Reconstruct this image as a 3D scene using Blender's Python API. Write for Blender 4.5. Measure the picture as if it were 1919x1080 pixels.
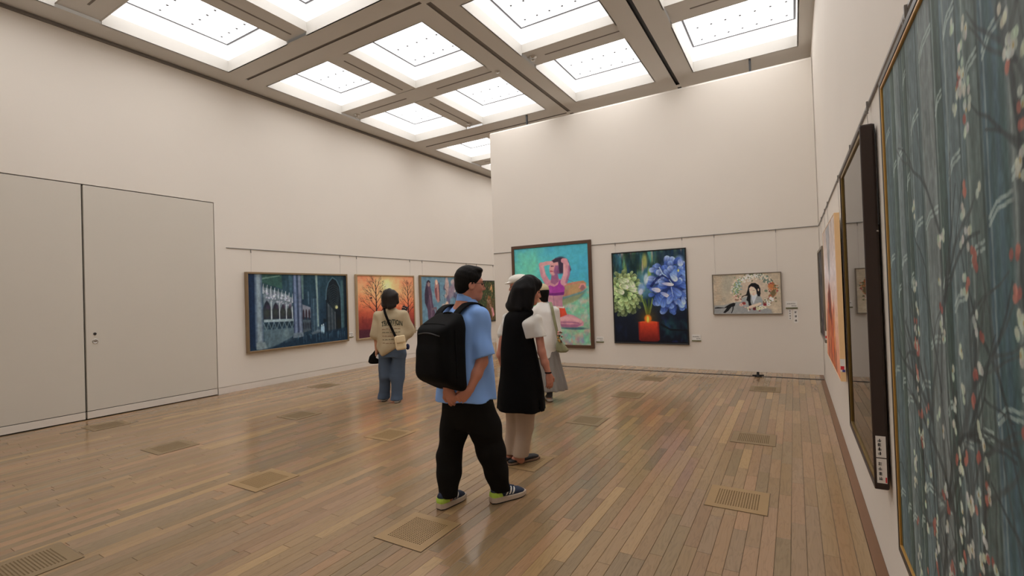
import bpy, bmesh, math, random
import numpy as np
from mathutils import Vector, Matrix

# ------------------------------------------------------------------ clean
for o in list(bpy.data.objects):
    bpy.data.objects.remove(o, do_unlink=True)
scene = bpy.context.scene
COL = scene.collection
random.seed(7)
RNG = np.random.default_rng(7)

# ------------------------------------------------------------------ camera
CAM_H = 1.55
FPX = 895.72                      # focal length in pixels of the 1919 px wide frame
YAW, PITCH, ROLL = 0.5331, 0.0132, -0.0336


def cam_axes():
    f = Vector((-math.sin(YAW) * math.cos(PITCH), math.cos(YAW) * math.cos(PITCH), math.sin(PITCH)))
    r = Vector((math.cos(YAW), math.sin(YAW), 0))
    u = r.cross(f)
    return r * math.cos(ROLL) + u * math.sin(ROLL), u * math.cos(ROLL) - r * math.sin(ROLL), f


CR, CU, CF = cam_axes()
cam_data = bpy.data.cameras.new('camera')
cam_data.sensor_width = 36.0
cam_data.lens = FPX * 36.0 / 1919.0
cam_data.clip_start = 0.05
cam_data.clip_end = 100
cam = bpy.data.objects.new('camera', cam_data)
COL.objects.link(cam)
M = Matrix.Identity(4)
for i in range(3):
    M[i][0], M[i][1], M[i][2] = CR[i], CU[i], -CF[i]
M[2][3] = CAM_H
cam.matrix_world = M
scene.camera = cam


def project(p):
    d = Vector(p) - Vector((0, 0, CAM_H))
    z = d.dot(CF)
    return 959.5 + FPX * d.dot(CR) / z, 540 - FPX * d.dot(CU) / z, z


# ------------------------------------------------------------------ world, exposure
world = bpy.data.worlds.new('world')
scene.world = world
world.use_nodes = True
world.node_tree.nodes['Background'].inputs[0].default_value = (0.8, 0.8, 0.8, 1)
world.node_tree.nodes['Background'].inputs[1].default_value = 0.05
scene.view_settings.view_transform = 'Standard'
scene.view_settings.look = 'None'
scene.view_settings.gamma = 1.0
scene.view_settings.use_curve_mapping = False
scene.view_settings.exposure = 0.0
PANEL_L = 2.75                    # luminance of the diffuser panels
COVE_L = 0.6                     # glow put into the cove walls in place of hidden tubes
GAIN3 = (1.62, 1.85, 2.05)          # same for the painted canvases (the light is warm)
GAIN = 1.5                        # reflectance = pictured colour times this


# ------------------------------------------------------------------ colour + material helpers
def lin(c):
    c = c / 255.0
    return c / 12.92 if c <= 0.04045 else ((c + 0.055) / 1.055) ** 2.4


def rgb(r, g, b, gain=1.0):
    return (min(.92, lin(r) * gain), min(.92, lin(g) * gain), min(.92, lin(b) * gain), 1)


def ph(r, g, b):
    return rgb(r, g, b, GAIN)


def mat(name, col, rough=.6, var=.06, scale=6.0, bump=0.0, bscale=200.0, metal=0.0, spec=.5, sheen=0.0, stretch=None):
    m = bpy.data.materials.new(name)
    m.use_nodes = True
    nt = m.node_tree
    bs = nt.nodes['Principled BSDF']
    bs.inputs['Roughness'].default_value = rough
    bs.inputs['Metallic'].default_value = metal
    bs.inputs['Specular IOR Level'].default_value = spec
    if sheen:
        bs.inputs['Sheen Weight'].default_value = sheen
    tc = nt.nodes.new('ShaderNodeTexCoord')
    src = tc.outputs['Object']
    if stretch:
        mp = nt.nodes.new('ShaderNodeMapping')
        mp.inputs['Scale'].default_value = stretch
        nt.links.new(src, mp.inputs['Vector'])
        src = mp.outputs['Vector']
    nz = nt.nodes.new('ShaderNodeTexNoise')
    nz.inputs['Scale'].default_value = scale
    nz.inputs['Detail'].default_value = 4
    nt.links.new(src, nz.inputs['Vector'])
    mx = nt.nodes.new('ShaderNodeMix')
    mx.data_type = 'RGBA'
    mx.inputs[6].default_value = tuple(c * (1 - var) for c in col[:3]) + (1,)
    mx.inputs[7].default_value = tuple(min(1, c * (1 + var)) for c in col[:3]) + (1,)
    nt.links.new(nz.outputs['Fac'], mx.inputs[0])
    nt.links.new(mx.outputs[2], bs.inputs['Base Color'])
    if bump:
        n2 = nt.nodes.new('ShaderNodeTexNoise')
        n2.inputs['Scale'].default_value = bscale
        n2.inputs['Detail'].default_value = 3
        nt.links.new(src, n2.inputs['Vector'])
        bp = nt.nodes.new('ShaderNodeBump')
        bp.inputs['Strength'].default_value = bump
        bp.inputs['Distance'].default_value = 0.002
        nt.links.new(n2.outputs['Fac'], bp.inputs['Height'])
        nt.links.new(bp.outputs['Normal'], bs.inputs['Normal'])
    return m


def emis(name, col, strength):
    m = bpy.data.materials.new(name)
    m.use_nodes = True
    bs = m.node_tree.nodes['Principled BSDF']
    bs.inputs['Base Color'].default_value = (.8, .8, .8, 1)
    bs.inputs['Emission Color'].default_value = col
    bs.inputs['Emission Strength'].default_value = strength
    return m


# ------------------------------------------------------------------ object helpers
def link(name, me, material=None, parent=None):
    o = bpy.data.objects.new(name, me)
    COL.objects.link(o)
    if material is not None and me is not None and len(me.materials) == 0:
        me.materials.append(material)
    if parent is not None:
        o.parent = parent
    return o


def empty(name, loc=(0, 0, 0), rz=0.0):
    o = bpy.data.objects.new(name, None)
    o.empty_display_size = .1
    o.location = loc
    o.rotation_euler = (0, 0, rz)
    COL.objects.link(o)
    return o


def tag(o, label, cat, group=None):
    o['label'] = label
    o['category'] = cat
    if group:
        o['group'] = group
    return o


def struct(o):
    o['kind'] = 'structure'
    return o


class MB:
    """collects shapes into one mesh"""

    def __init__(self):
        self.v, self.f = [], []

    def box(self, x0, x1, y0, y1, z0, z1):
        n = len(self.v)
        self.v += [(x, y, z) for z in (z0, z1) for y in (y0, y1) for x in (x0, x1)]
        self.f += [tuple(n + i for i in q) for q in
                   ((0, 2, 3, 1), (4, 5, 7, 6), (0, 1, 5, 4), (2, 6, 7, 3), (0, 4, 6, 2), (1, 3, 7, 5))]
        return self

    def quad(self, a, b, c, d):
        n = len(self.v)
        self.v += [a, b, c, d]
        self.f.append((n, n + 1, n + 2, n + 3))
        return self

    def tube(self, pts, r, n=8, cap=True, flat=None):
        """swept tube; r scalar or list"""
        pts = [Vector(p) for p in pts]
        rs = r if isinstance(r, (list, tuple)) else [r] * len(pts)
        base = len(self.v)
        up = Vector((0, 0, 1))
        for i, p in enumerate(pts):
            t = (pts[min(i + 1, len(pts) - 1)] - pts[max(i - 1, 0)]).normalized()
            a = t.cross(up)
            if a.length < .05:
                a = t.cross(Vector((1, 0, 0)))
            a.normalize()
            b = t.cross(a).normalized()
            fb = flat if flat else 1.0
            for k in range(n):
                th = 2 * math.pi * k / n
                self.v.append(tuple(p + a * (rs[i] * math.cos(th)) + b * (rs[i] * fb * math.sin(th))))
        for i in range(len(pts) - 1):
            for k in range(n):
                k2 = (k + 1) % n
                self.f.append((base + i * n + k, base + i * n + k2, base + (i + 1) * n + k2, base + (i + 1) * n + k))
        if cap:
            self.f.append(tuple(base + k for k in range(n))[::-1])
            e = base + (len(pts) - 1) * n
            self.f.append(tuple(e + k for k in range(n)))
        return self

    def ring(self, prof, n=16, c=(0, 0, 0), axis='z'):
        """lathe of (radius, height) profile"""
        base = len(self.v)
        for (r, h) in prof:
            for k in range(n):
                th = 2 * math.pi * k / n
                x, y = r * math.cos(th), r * math.sin(th)
                p = {'z': (x, y, h), 'x': (h, x, y), 'y': (y, h, x)}[axis]
                self.v.append((p[0] + c[0], p[1] + c[1], p[2] + c[2]))
        for i in range(len(prof) - 1):
            for k in range(n):
                k2 = (k + 1) % n
                self.f.append((base + i * n + k, base + i * n + k2, base + (i + 1) * n + k2, base + (i + 1) * n + k))
        e = base + (len(prof) - 1) * n
        self.f.append(tuple(base + k for k in range(n))[::-1])
        self.f.append(tuple(e + k for k in range(n)))
        return self

    def prism(self, poly, axis, a, b):
        """extrude a 2-D polygon along an axis"""
        n = len(self.v)
        k = len(poly)
        for h in (a, b):
            for (p, q) in poly:
                self.v.append({'x': (h, p, q), 'y': (p, h, q), 'z': (p, q, h)}[axis])
        self.f.append(tuple(n + i for i in range(k))[::-1])
        self.f.append(tuple(n + k + i for i in range(k)))
        for i in range(k):
            j = (i + 1) % k
            self.f.append((n + i, n + j, n + k + j, n + k + i))
        return self

    def mesh(self, name, bevel=0.0, smooth=False, seg=2):
        me = bpy.data.meshes.new(name)
        me.from_pydata(self.v, [], self.f)
        bm = bmesh.new()
        bm.from_mesh(me)
        if bevel:
            bmesh.ops.bevel(bm, geom=bm.edges[:], offset=bevel, segments=seg, profile=.5, affect='EDGES')
        bmesh.ops.recalc_face_normals(bm, faces=bm.faces)
        bm.to_mesh(me)
        bm.free()
        if smooth:
            me.polygons.foreach_set('use_smooth', [True] * len(me.polygons))
        return me

    def build(self, name, material, parent=None, bevel=0.0, smooth=False, seg=2):
        return link(name, self.mesh(name, bevel, smooth, seg), material, parent)


# ------------------------------------------------------------------ room dimensions (metres)
XL, XR = -8.53, .377
YB, YB2 = 9.135, 9.255            # front and rear face of the hanging partition
XE = -5.845                       # left end of the partition
Y0, Y1 = -.80, 17.0
ZC = 5.46
ZRAIL = 2.50

M_wall = mat('wall_paint', (.80, .742, .668, 1), .75, .025, 1.2, .25, 260)
M_door = mat('door_paint', (.66, .615, .54, 1), .6, .03, 1.0, .2, 260)
M_base = mat('baseboard_paint', (.76, .70, .63, 1), .55, .03, 2.0)
M_ceil = mat('ceiling_paint', (.655, .63, .59, 1), .8, .03, 2.0)
M_fascia = mat('coffer_fascia_paint', (.60, .575, .53, 1), .6, .02, 2.0)
M_dark = mat('shadow_gap_dark', (.02, .018, .016, 1), .8, .1, 4.0)
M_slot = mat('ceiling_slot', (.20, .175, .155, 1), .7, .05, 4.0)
M_rim = mat('panel_edge_grey', (.10, .097, .10, 1), .6, .05, 8)
M_black = mat('black_track', (.012, .011, .011, 1), .5, .1, 10)
M_rail = mat('rail_aluminium', (.28, .265, .25, 1), .4, .05, 20, metal=.6)
M_panel = emis('light_diffuser', (1, .985, .985, 1), PANEL_L)
M_cove = emis('cove_wall_glow', (1, .985, .975, 1), COVE_L)
M_steel = mat('brushed_steel', (.5, .48, .45, 1), .35, .08, 40, metal=.9)
M_wire = mat('hanging_wire', (.45, .43, .4, 1), .4, .05, 20, metal=.5)

# ---- walls
mb = MB()
DY0, DYM, DY1, DZ = .93, 2.708, 4.474, 3.30     # double door in the left wall
T = .2
mb.box(XL - T, XL, Y0, DY0, 0, ZC + .8).box(XL - T, XL, DY1, Y1, .118, ZC + .8).box(XL - T, XL, DY0, DY1, DZ, ZC + .8)
mb.box(XL - T, XL - .012, DY1, Y1, .108, .118).box(XL - T, XL - .001, DY1, Y1, 0, .004)
wall_left = struct(mb.build('wall_left', M_wall))
bb = struct(MB().box(XL - T + .01, XL - .001, DY1 + .004, Y1 - .01, .004, .108).build('baseboard_left', M_base))
mb = MB().box(XR, XR + T, Y0, Y1, 0, ZC + .8)
wall_right = struct(mb.build('wall_right', M_wall))
wall_far = struct(MB().box(XL - T, XR + T, Y1, Y1 + T, 0, ZC + .8).build('wall_far', M_wall))
wall_rear = struct(MB().box(XL - T, XR + T, Y0 - T, Y0, 0, ZC + .8).build('wall_rear', M_wall))  # unseen; set close behind the camera to cut light on the door side
# hanging partition, raised off the floor, chamfered on top
mb = MB().prism([(YB, .088), (YB2, .088), (YB2, 5.195), (YB2 - .035, 5.24), (YB + .035, 5.24), (YB, 5.200)], 'x', XE, XR - .012)
wall_back = struct(mb.build('wall_back', M_wall))
for x in (-.521, -4.905):
    MB().box(x - .018, x + .018, YB + .045, YB + .075, 5.235, ZC + .03).build('hanger_bolt', M_black, wall_back)
# adjuster foot below the partition
fx = -.585
ft = MB().ring([(.055, 0), (.055, .012), (.03, .018), (.02, .045), (.02, .09)], 14, (fx, YB + .03, 0))
ft.tube([(fx - .085, YB + .0, .025), (fx + .085, YB + .06, .025)], .012, 6)
ft.build('adjuster_foot', M_black, wall_back)
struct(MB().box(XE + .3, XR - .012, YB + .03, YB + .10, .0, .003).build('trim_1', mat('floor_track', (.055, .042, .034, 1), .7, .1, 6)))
# cornice shadow line along the left wall
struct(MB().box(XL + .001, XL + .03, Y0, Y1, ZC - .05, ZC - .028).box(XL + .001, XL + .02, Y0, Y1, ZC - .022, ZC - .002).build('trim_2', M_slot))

# ---- doors (two flush leaves)
M_knob = M_steel


def door(name, y0, y1, knob):
    d = empty(name, (XL, (y0 + y1) / 2, 0))
    struct(d)
    h = (y1 - y0) / 2 - .011
    MB().box(-.06, 0, -h, h, .118, DZ - .014).build('leaf', M_door, d, .003, seg=1)
    MB().box(-.06, 0, -h, h, .012, .109).build('kick_plate', M_base, d, .002, seg=1)
    MB().box(-.06, -.02, -h, h, .109, .118).build('groove', M_dark, d)
    if knob:
        k = MB().ring([(.034, 0), (.034, .006), (.028, .010), (.020, .006)], 20, (0, -h + .10, 1.085), 'x').build('flush_pull', M_steel, d, smooth=False)
        MB().box(.004, .011, -h + .075, -h + .125, 1.081, 1.089).build('turn_bar', M_steel, k)
        MB().ring([(.019, 0), (.019, .007), (.012, .009)], 16, (0, -h + .098, 1.19), 'x').build('lock', M_black, d)
    return d


door('door_1', DYM, DY1, True)
door('door_2', DY0, DYM, False)
struct(MB().box(XL - .15, XL - .055, DY0 - .02, DY1 + .02, 0, DZ + .02).build('trim_3', M_dark))

# ---- ceiling
COFX = [(-8.08, -6.51), (-6.02, -4.42), (-3.72, -2.13), (-1.43, .18)]
COFY = [ (.60, 2.33), (2.82, 4.53), (5.22, 6.87), (7.38, 9.14), (9.93, 11.58), (12.10, 13.86), (14.66, 16.3)]
BAYX = [(-8.08, -4.42), (-3.72, -2.13), (-1.43, .18)]
BAYY = [ (.60, 4.53), (5.22, 9.14), (9.93, 13.86), (14.66, 16.3)]
SLOTY = [(-4.09, -4.01), (-1.815, -1.745)]      # running along Y at these x
SLOTX = [.11, 4.865, 9.59, 14.29]               # running along X at these y
holes = [(bx[0], bx[1], by[0], by[1]) for bx in BAYX for by in BAYY]
for a, b in SLOTY:
    ys = [Y0] + [v for s in SLOTX for v in (s - .03, s + .03)] + [Y1]
    for i in range(0, len(ys), 2):
        holes.append((a, b, ys[i] + (.03 if i else 0), ys[i + 1] - (.03 if ys[i + 1] < Y1 else 0)))
for s in SLOTX:
    holes.append((-8.12, -4.13, s - .025, s + .025))
xs = sorted({XL, XR} | {v for h in holes for v in h[:2]})
ys = sorted({Y0, Y1} | {v for h in holes for v in h[2:]})
mb = MB()
for i in range(len(xs) - 1):
    for j in range(len(ys) - 1):
        cx, cy = (xs[i] + xs[i + 1]) / 2, (ys[j] + ys[j + 1]) / 2
        if any(h[0] < cx < h[1] and h[2] < cy < h[3] for h in holes):
            continue
        mb.quad((xs[i], ys[j], ZC), (xs[i], ys[j + 1], ZC), (xs[i + 1], ys[j + 1], ZC), (xs[i + 1], ys[j], ZC))
mb.box(XL, XR, Y0, Y1, ZC + .70, ZC + .74)
ceiling = struct(mb.build('ceiling', M_ceil))
for a, b in SLOTY:
    m_ = M_black if a > -2 else M_slot
    dz = .04 if a > -2 else .016
    MB().box(a - .01, b + .01, Y0, Y1, ZC + dz, ZC + dz + .02).box(a - .01, a, Y0, Y1, ZC + .001, ZC + dz).box(b, b + .01, Y0, Y1, ZC + .001, ZC + dz).build('slot_channel', m_, ceiling)
for s in SLOTX:
    MB().box(-8.13, -4.12, s - .035, s + .035, ZC + .016, ZC + .03).box(-8.13, -4.12, s - .035, s - .025, ZC + .001, ZC + .016).box(-8.13, -4.12, s + .025, s + .035, ZC + .001, ZC + .016).build('slot_channel', M_slot, ceiling)
# secondary beams, a little higher than the main soffit
ZB = ZC + .045
beam_no = 0
for by in BAYY:
    if by[1] - by[0] < 3:
        MB().box(-6.488, -6.042, by[0], by[1], ZB, ZC + .18).build('long_beam', M_ceil, ceiling)
        continue
    yy = [c for c in COFY if by[0] - .01 <= c[0] and c[1] <= by[1] + .01]
    y_a, y_b = yy[0][1], yy[1][0]
    for bx in BAYX:
        b = MB().box(bx[0] + .001, bx[1] - .001, y_a + .022, y_b - .022, ZB + .0005, ZC + .18).build('cross_beam', M_ceil, ceiling)
        ym = (y_a + y_b) / 2
        for c in COFX:
            if bx[0] - .01 <= c[0] and c[1] <= bx[1] + .01:
                MB().box(c[0] + .30, c[1] + .02 if c[0] < -7 else c[1] - .02, ym - .013, ym + .013, ZB - .003, ZB + .001).build('slot', M_slot, b)
    b = MB().box(-6.488, -6.042, by[0] + .001, y_a, ZB + .001, ZC + .18).box(-6.488, -6.042, y_b, by[1] - .001, ZB + .001, ZC + .18).build('long_beam', M_ceil, ceiling)
    for c in yy:
        MB().box(-6.29, -6.264, c[0] + .2, c[1] - .08, ZB - .003, ZB + .001).build('slot', M_slot, b)

COF_LABEL = {
    (0, 3): 'glowing ceiling coffer above the gap between left wall and partition, nearest that gap',
    (1, 3): 'glowing ceiling coffer touching the upper left corner of the back partition',
    (2, 3): 'glowing ceiling coffer just left of the black ceiling track, nearest the partition',
    (3, 3): 'glowing ceiling coffer in the corner between partition and right wall',
    (0, 2): 'glowing ceiling coffer by the left wall, right after the wide dark-slotted beam',
    (1, 2): 'whole large glowing ceiling coffer in the middle, surrounded by beams on all sides',
    (2, 2): 'glowing coffer cut by the top edge, directly left of the black track',
    (3, 2): 'sliver of glowing coffer at the top edge right of the black track',
    (0, 1): 'large glowing coffer at upper left above the white double door',
    (1, 1): 'glowing coffer cut by the top edge, left of the wide slotted beam',
    (0, 0): 'sliver of glowing coffer in the top left corner of the room',
    (0, 4): 'glowing coffer half hidden behind the left end of the partition',
    (0, 5): 'small sliver of glowing coffer farthest away, behind the partition end',
}
gap_m = M_slot
cof_mesh = {}
for ix, (xa, xb) in enumerate(COFX):
    for iy, (ya, yb) in enumerate(COFY):
        w, d = xb - xa, yb - ya
        sub = [min(abs(v - e) for e in es) > .01 for v, es in ((xa, [b[0] for b in BAYX]), (xb, [b[1] for b in BAYX]), (ya, [b[0] for b in BAYY]), (yb, [b[1] for b in BAYY]))]
        key = (round(w, 3), round(d, 3), tuple(sub))
        if key not in cof_mesh:
            t = .02
            fa = MB()
            z0, z1, zt = .0, .19, .45
            for (p, q, r_, s), hi in zip(((-t, 0, 0, d), (w, w + t, 0, d), (-t, w + t, -t, 0), (-t, w + t, d, d + t)), sub):
                fa.box(p, q, r_, s, .045 if hi else z0, z1)
            co = MB()
            for (p, q, r_, s) in ((-t, -.002, -t, d + t), (w + .002, w + t, -t, d + t), (0, w, -t, -.002), (0, w, d + .002, d + t)):
                co.box(p, q, r_, s, z1, zt + .06)
            g = .035
            pa = MB().box(g, w - g, g, d - g, zt, zt + .02)
            ga = MB().box(0, w, 0, d, zt + .03, zt + .05)
            rim = MB()
            for (p, q, r_, s) in ((g - .03, g, g - .03, d - g + .03), (w - g, w - g + .03, g - .03, d - g + .03), (g, w - g, g - .03, g), (g, w - g, d - g, d - g + .03)):
                rim.box(p, q, r_, s, zt - .004, zt + .02)
            bo = MB()
            nx = int((w - .3) / .215) + 1
            yy = d - .2
            while yy > .15:
                for k in range(nx):
                    bo.ring([(.018, zt - .006), (.020, zt + .001)], 10, (.19 + .215 * k, yy, 0))
                yy -= .44
            cof_mesh[key] = [fa.mesh('fascia'), co.mesh('cove'), pa.mesh('light_panel'), ga.mesh('backing'), rim.mesh('panel_rim'), bo.mesh('bolts')]
            for me, mm in zip(cof_mesh[key], (M_fascia, M_cove, M_panel, M_fascia, M_rim, M_rim)):
                me.materials.append(mm)
        c = empty('ceiling_coffer', (xa, ya, ZC))
        lab = COF_LABEL.get((ix, iy))
        if lab:
            tag(c, lab, 'ceiling light', 'glowing ceiling coffers')
        else:
            tag(c, 'glowing ceiling coffer outside the picture, overhead or behind the partition', 'ceiling light', 'unseen ceiling coffers')
        for nm, me in zip(('fascia', 'cove', 'light_panel', 'backing', 'panel_rim', 'bolts'), cof_mesh[key]):
            o = link(nm, me, None, c)
            if nm == 'bolts':
                o['kind'] = 'stuff'
# sprinkler heads
M_chrome = mat('sprinkler_chrome', (.6, .58, .55, 1), .25, .05, 30, metal=.9)
for (x, y), lab in (((-4.33, 7.1), 'small chrome sprinkler at the right end of the middle cross beam'),
                    ((-3.62, 7.08), 'small chrome sprinkler at the left end of the beam by the black track'),
                    ((-6.3, 8.98), 'small chrome sprinkler at the far end of the long beam'),
                    ((-7.93, 7.15), 'small chrome sprinkler on the cross beam beside the left wall')):
    zz = ZB
    s = MB().ring([(.05, 0), (.05, -.008), (.03, -.014), (.014, -.018), (.014, -.04), (.028, -.044), (.028, -.05), (.006, -.054)], 16, (0, 0, 0)).build('sprinkler_head', M_chrome, None, smooth=True)
    s.location = (x, y, zz)
    s.scale = (1.3, 1.3, 1.3)
    tag(s, lab, 'sprinkler', 'ceiling sprinklers')
# ------------------------------------------------------------------ floor
def floor_material():
    m = bpy.data.materials.new('oak_planks')
    m.use_nodes = True
    nt = m.node_tree
    N = nt.nodes
    L = nt.links.new
    bs = N['Principled BSDF']
    at = N.new('ShaderNodeAttribute')
    at.attribute_name = 'tone'
    geo = N.new('ShaderNodeNewGeometry')
    off = N.new('ShaderNodeVectorMath')
    off.operation = 'SCALE'
    off.inputs[0].default_value = (37.0, 91.0, 13.0)
    L(at.outputs['Alpha'], off.inputs['Scale'])
    ad = N.new('ShaderNodeVectorMath')
    L(geo.outputs['Position'], ad.inputs[0])
    L(off.outputs[0], ad.inputs[1])
    mp = N.new('ShaderNodeMapping')
    mp.inputs['Scale'].default_value = (9.0, 1.0, 1.0)
    L(ad.outputs[0], mp.inputs['Vector'])
    nz = N.new('ShaderNodeTexNoise')
    nz.inputs['Scale'].default_value = 2.2
    nz.inputs['Detail'].default_value = 2
    nz.inputs['Distortion'].default_value = .6
    L(mp.outputs[0], nz.inputs['Vector'])
    # cathedral grain: rings of the stretched noise
    mul = N.new('ShaderNodeMath')
    mul.operation = 'MULTIPLY'
    mul.inputs[1].default_value = 46
    L(nz.outputs['Fac'], mul.inputs[0])
    sn = N.new('ShaderNodeMath')
    sn.operation = 'SINE'
    L(mul.outputs[0], sn.inputs[0])
    rmp = N.new('ShaderNodeMapRange')
    rmp.inputs[1].default_value = .35
    rmp.inputs[2].default_value = 1.0
    rmp.inputs[3].default_value = 1.0
    rmp.inputs[4].default_value = .89
    L(sn.outputs[0], rmp.inputs[0])
    mp2 = N.new('ShaderNodeMapping')
    mp2.inputs['Scale'].default_value = (160.0, 5.0, 1.0)
    L(ad.outputs[0], mp2.inputs['Vector'])
    n2 = N.new('ShaderNodeTexNoise')
    n2.inputs['Scale'].default_value = 1.0
    n2.inputs['Detail'].default_value = 3
    L(mp2.outputs[0], n2.inputs['Vector'])
    r2 = N.new('ShaderNodeMapRange')
    r2.inputs[3].default_value = .90
    r2.inputs[4].default_value = 1.10
    L(n2.outputs['Fac'], r2.inputs[0])
    mm = N.new('ShaderNodeMath')
    mm.operation = 'MULTIPLY'
    L(rmp.outputs[0], mm.inputs[0])
    L(r2.outputs[0], mm.inputs[1])
    sc = N.new('ShaderNodeVectorMath')
    sc.operation = 'SCALE'
    L(at.outputs['Color'], sc.inputs[0])
    L(mm.outputs[0], sc.inputs['Scale'])
    L(sc.outputs[0], bs.inputs['Base Color'])
    bs.inputs['Roughness'].default_value = .18
    bs.inputs['Specular IOR Level'].default_value = .5
    bp = N.new('ShaderNodeBump')
    bp.inputs['Strength'].default_value = .06
    bp.inputs['Distance'].default_value = .001
    L(n2.outputs['Fac'], bp.inputs['Height'])
    L(bp.outputs[0], bs.inputs['Normal'])
    return m


M_floor = floor_material()
M_under = mat('floor_joint_dark', (.085, .058, .038, 1), .8, .1, 8)
floor = struct(MB().box(XL - .1, XR + .1, Y0 - .1, Y1 + .1, -.08, -.0065).build('floor', M_under))
PW, GAP = .08, .0019
TONES = [(160, 128, 95), (154, 125, 92), (150, 123, 90), (165, 130, 97), (144, 121, 90), (155, 127, 94),
         (164, 134, 98), (150, 120, 90), (140, 118, 90), (160, 128, 98), (156, 127, 96), (146, 124, 95), (153, 126, 92), (151, 125, 97), (172, 141, 100)]
FLOOR_GAIN = 1.0
planks = []
rp = random.Random(11)
k0 = int(math.floor((XL - .009) / PW))
k1 = int(math.ceil((XR - .009) / PW))
for k in range(k0, k1):
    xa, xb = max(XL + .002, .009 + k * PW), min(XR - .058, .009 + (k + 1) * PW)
    if xb - xa < .012:
        continue
    y = Y0 - rp.random() * .8
    while y < Y1:
        ln = rp.uniform(.42, 1.25)
        y2 = min(Y1, y + ln)
        if y2 > Y0 and y2 - max(y, Y0) > .03:
            c = rp.choice(TONES)
            j = rp.uniform(.93, 1.06)
            tone = rgb(c[0], c[1], c[2], FLOOR_GAIN * j)
            planks.append((xa + GAP / 2, xb - GAP / 2, max(y, Y0) + GAP / 2, y2 - GAP / 2, tone[:3] + (rp.random(),)))
        y = y2


def plank_area(p):
    pts = []
    for (x, y) in ((p[0], p[2]), (p[1], p[2]), (p[1], p[3]), (p[0], p[3])):
        u, v, z = project((x, y, 0))
        if z < .3:
            return 0
        pts.append((min(1919, max(0, u)), min(1080, max(0, v))))
    return abs(sum(pts[i][0] * pts[(i + 1) % 4][1] - pts[(i + 1) % 4][0] * pts[i][1] for i in range(4))) / 2


def plank_mesh(name, lst):
    v, f, c = [], [], []
    b = .0016
    for (xa, xb, ya, yb, t) in lst:
        n = len(v)
        v += [(xa, ya, -.006), (xb, ya, -.006), (xb, yb, -.006), (xa, yb, -.006),
              (xa, ya, -b * .6), (xb, ya, -b * .6), (xb, yb, -b * .6), (xa, yb, -b * .6),
              (xa + b, ya + b, 0), (xb - b, ya + b, 0), (xb - b, yb - b, 0), (xa + b, yb - b, 0)]
        for o in (0, 4):
            for i in range(4):
                j = (i + 1) % 4
                f.append((n + o + i, n + o + j, n + o + 4 + j, n + o + 4 + i))
        f.append((n + 8, n + 9, n + 10, n + 11))
        c += [t] * 12
    me = bpy.data.meshes.new(name)
    me.from_pydata(v, [], f)
    a = me.color_attributes.new('tone', 'FLOAT_COLOR', 'POINT')
    a.data.foreach_set('color', np.array(c, dtype=np.float32).ravel())
    me.materials.append(M_floor)
    return me


planks.sort(key=plank_area, reverse=True)
for p in planks[:300]:
    link('plank', plank_mesh('plank', [p]), None, floor)
o = link('planks', plank_mesh('planks', planks[300:]), None, floor)
o['kind'] = 'stuff'

struct(MB().box(XR - .056, XR - .001, Y0, Y1, -.006, .0).build('trim_7', mat('dark_border_plank', rgb(120, 84, 56), .4, .1, 4, stretch=(20, 1, 1))))  # border plank; its dark brown also carries the wall's contact shade

# ---- floor grilles
M_brass = mat('brass_plate', rgb(164, 134, 92, 1.0), .42, .06, 14, metal=.25)
M_brass2 = mat('tarnished_plate', rgb(138, 116, 84, 1.0), .4, .06, 14, metal=.05)


def grille_mesh():
    S, n, p = .2, 17, .0168
    v, f = [], []
    zt, zb = .0035, .0006
    h = n * p / 2

    def q(a, b, c, d):
        m_ = len(v)
        v.extend([a, b, c, d])
        f.append((m_, m_ + 1, m_ + 2, m_ + 3))
    for i in range(n):
        for j in range(n):
            cx, cy = -h + (i + .5) * p, -h + (j + .5) * p
            r_ = .0052
            oc = [(cx + r_ * math.cos(math.pi / 8 + k * math.pi / 4), cy + r_ * math.sin(math.pi / 8 + k * math.pi / 4)) for k in range(8)]
            sq = [(cx + p / 2, cy + p / 2), (cx - p / 2, cy + p / 2), (cx - p / 2, cy - p / 2), (cx + p / 2, cy - p / 2)]
            m_ = len(v)
            v.extend([(a, b, zt) for a, b in oc] + [(a, b, zt) for a, b in sq] + [(a, b, zb) for a, b in oc])
            for s, (o1, o2) in enumerate(((0, 1), (2, 3), (4, 5), (6, 7))):
                f.append((m_ + o1, m_ + 8 + s, m_ + o2))
                nx_ = (s + 1) % 4
                f.append((m_ + o2, m_ + 8 + s, m_ + 8 + nx_, m_ + (o2 + 1) % 8))
            for k in range(8):
                k2 = (k + 1) % 8
                f.append((m_ + k, m_ + k2, m_ + 12 + k2, m_ + 12 + k))
    for (a, b, c, d) in ((-S, S, -S, -h), (-S, S, h, S), (-S, -h, -h, h), (h, S, -h, h)):
        q((a, c, zt), (b, c, zt), (b, d, zt), (a, d, zt))
    for i in range(4):
        c4 = [(-S, -S), (S, -S), (S, S), (-S, S)]
        a, b = c4[i], c4[(i + 1) % 4]
        q((a[0], a[1], .0003), (b[0], b[1], .0003), (b[0], b[1], zt), (a[0], a[1], zt))
    me = bpy.data.meshes.new('plate')
    me.from_pydata(v, [], f)
    bm = bmesh.new()
    bm.from_mesh(me)
    bmesh.ops.remove_doubles(bm, verts=bm.verts, dist=1e-5)
    bmesh.ops.recalc_face_normals(bm, faces=bm.faces)
    bm.to_mesh(me)
    bm.free()
    return me


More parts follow.
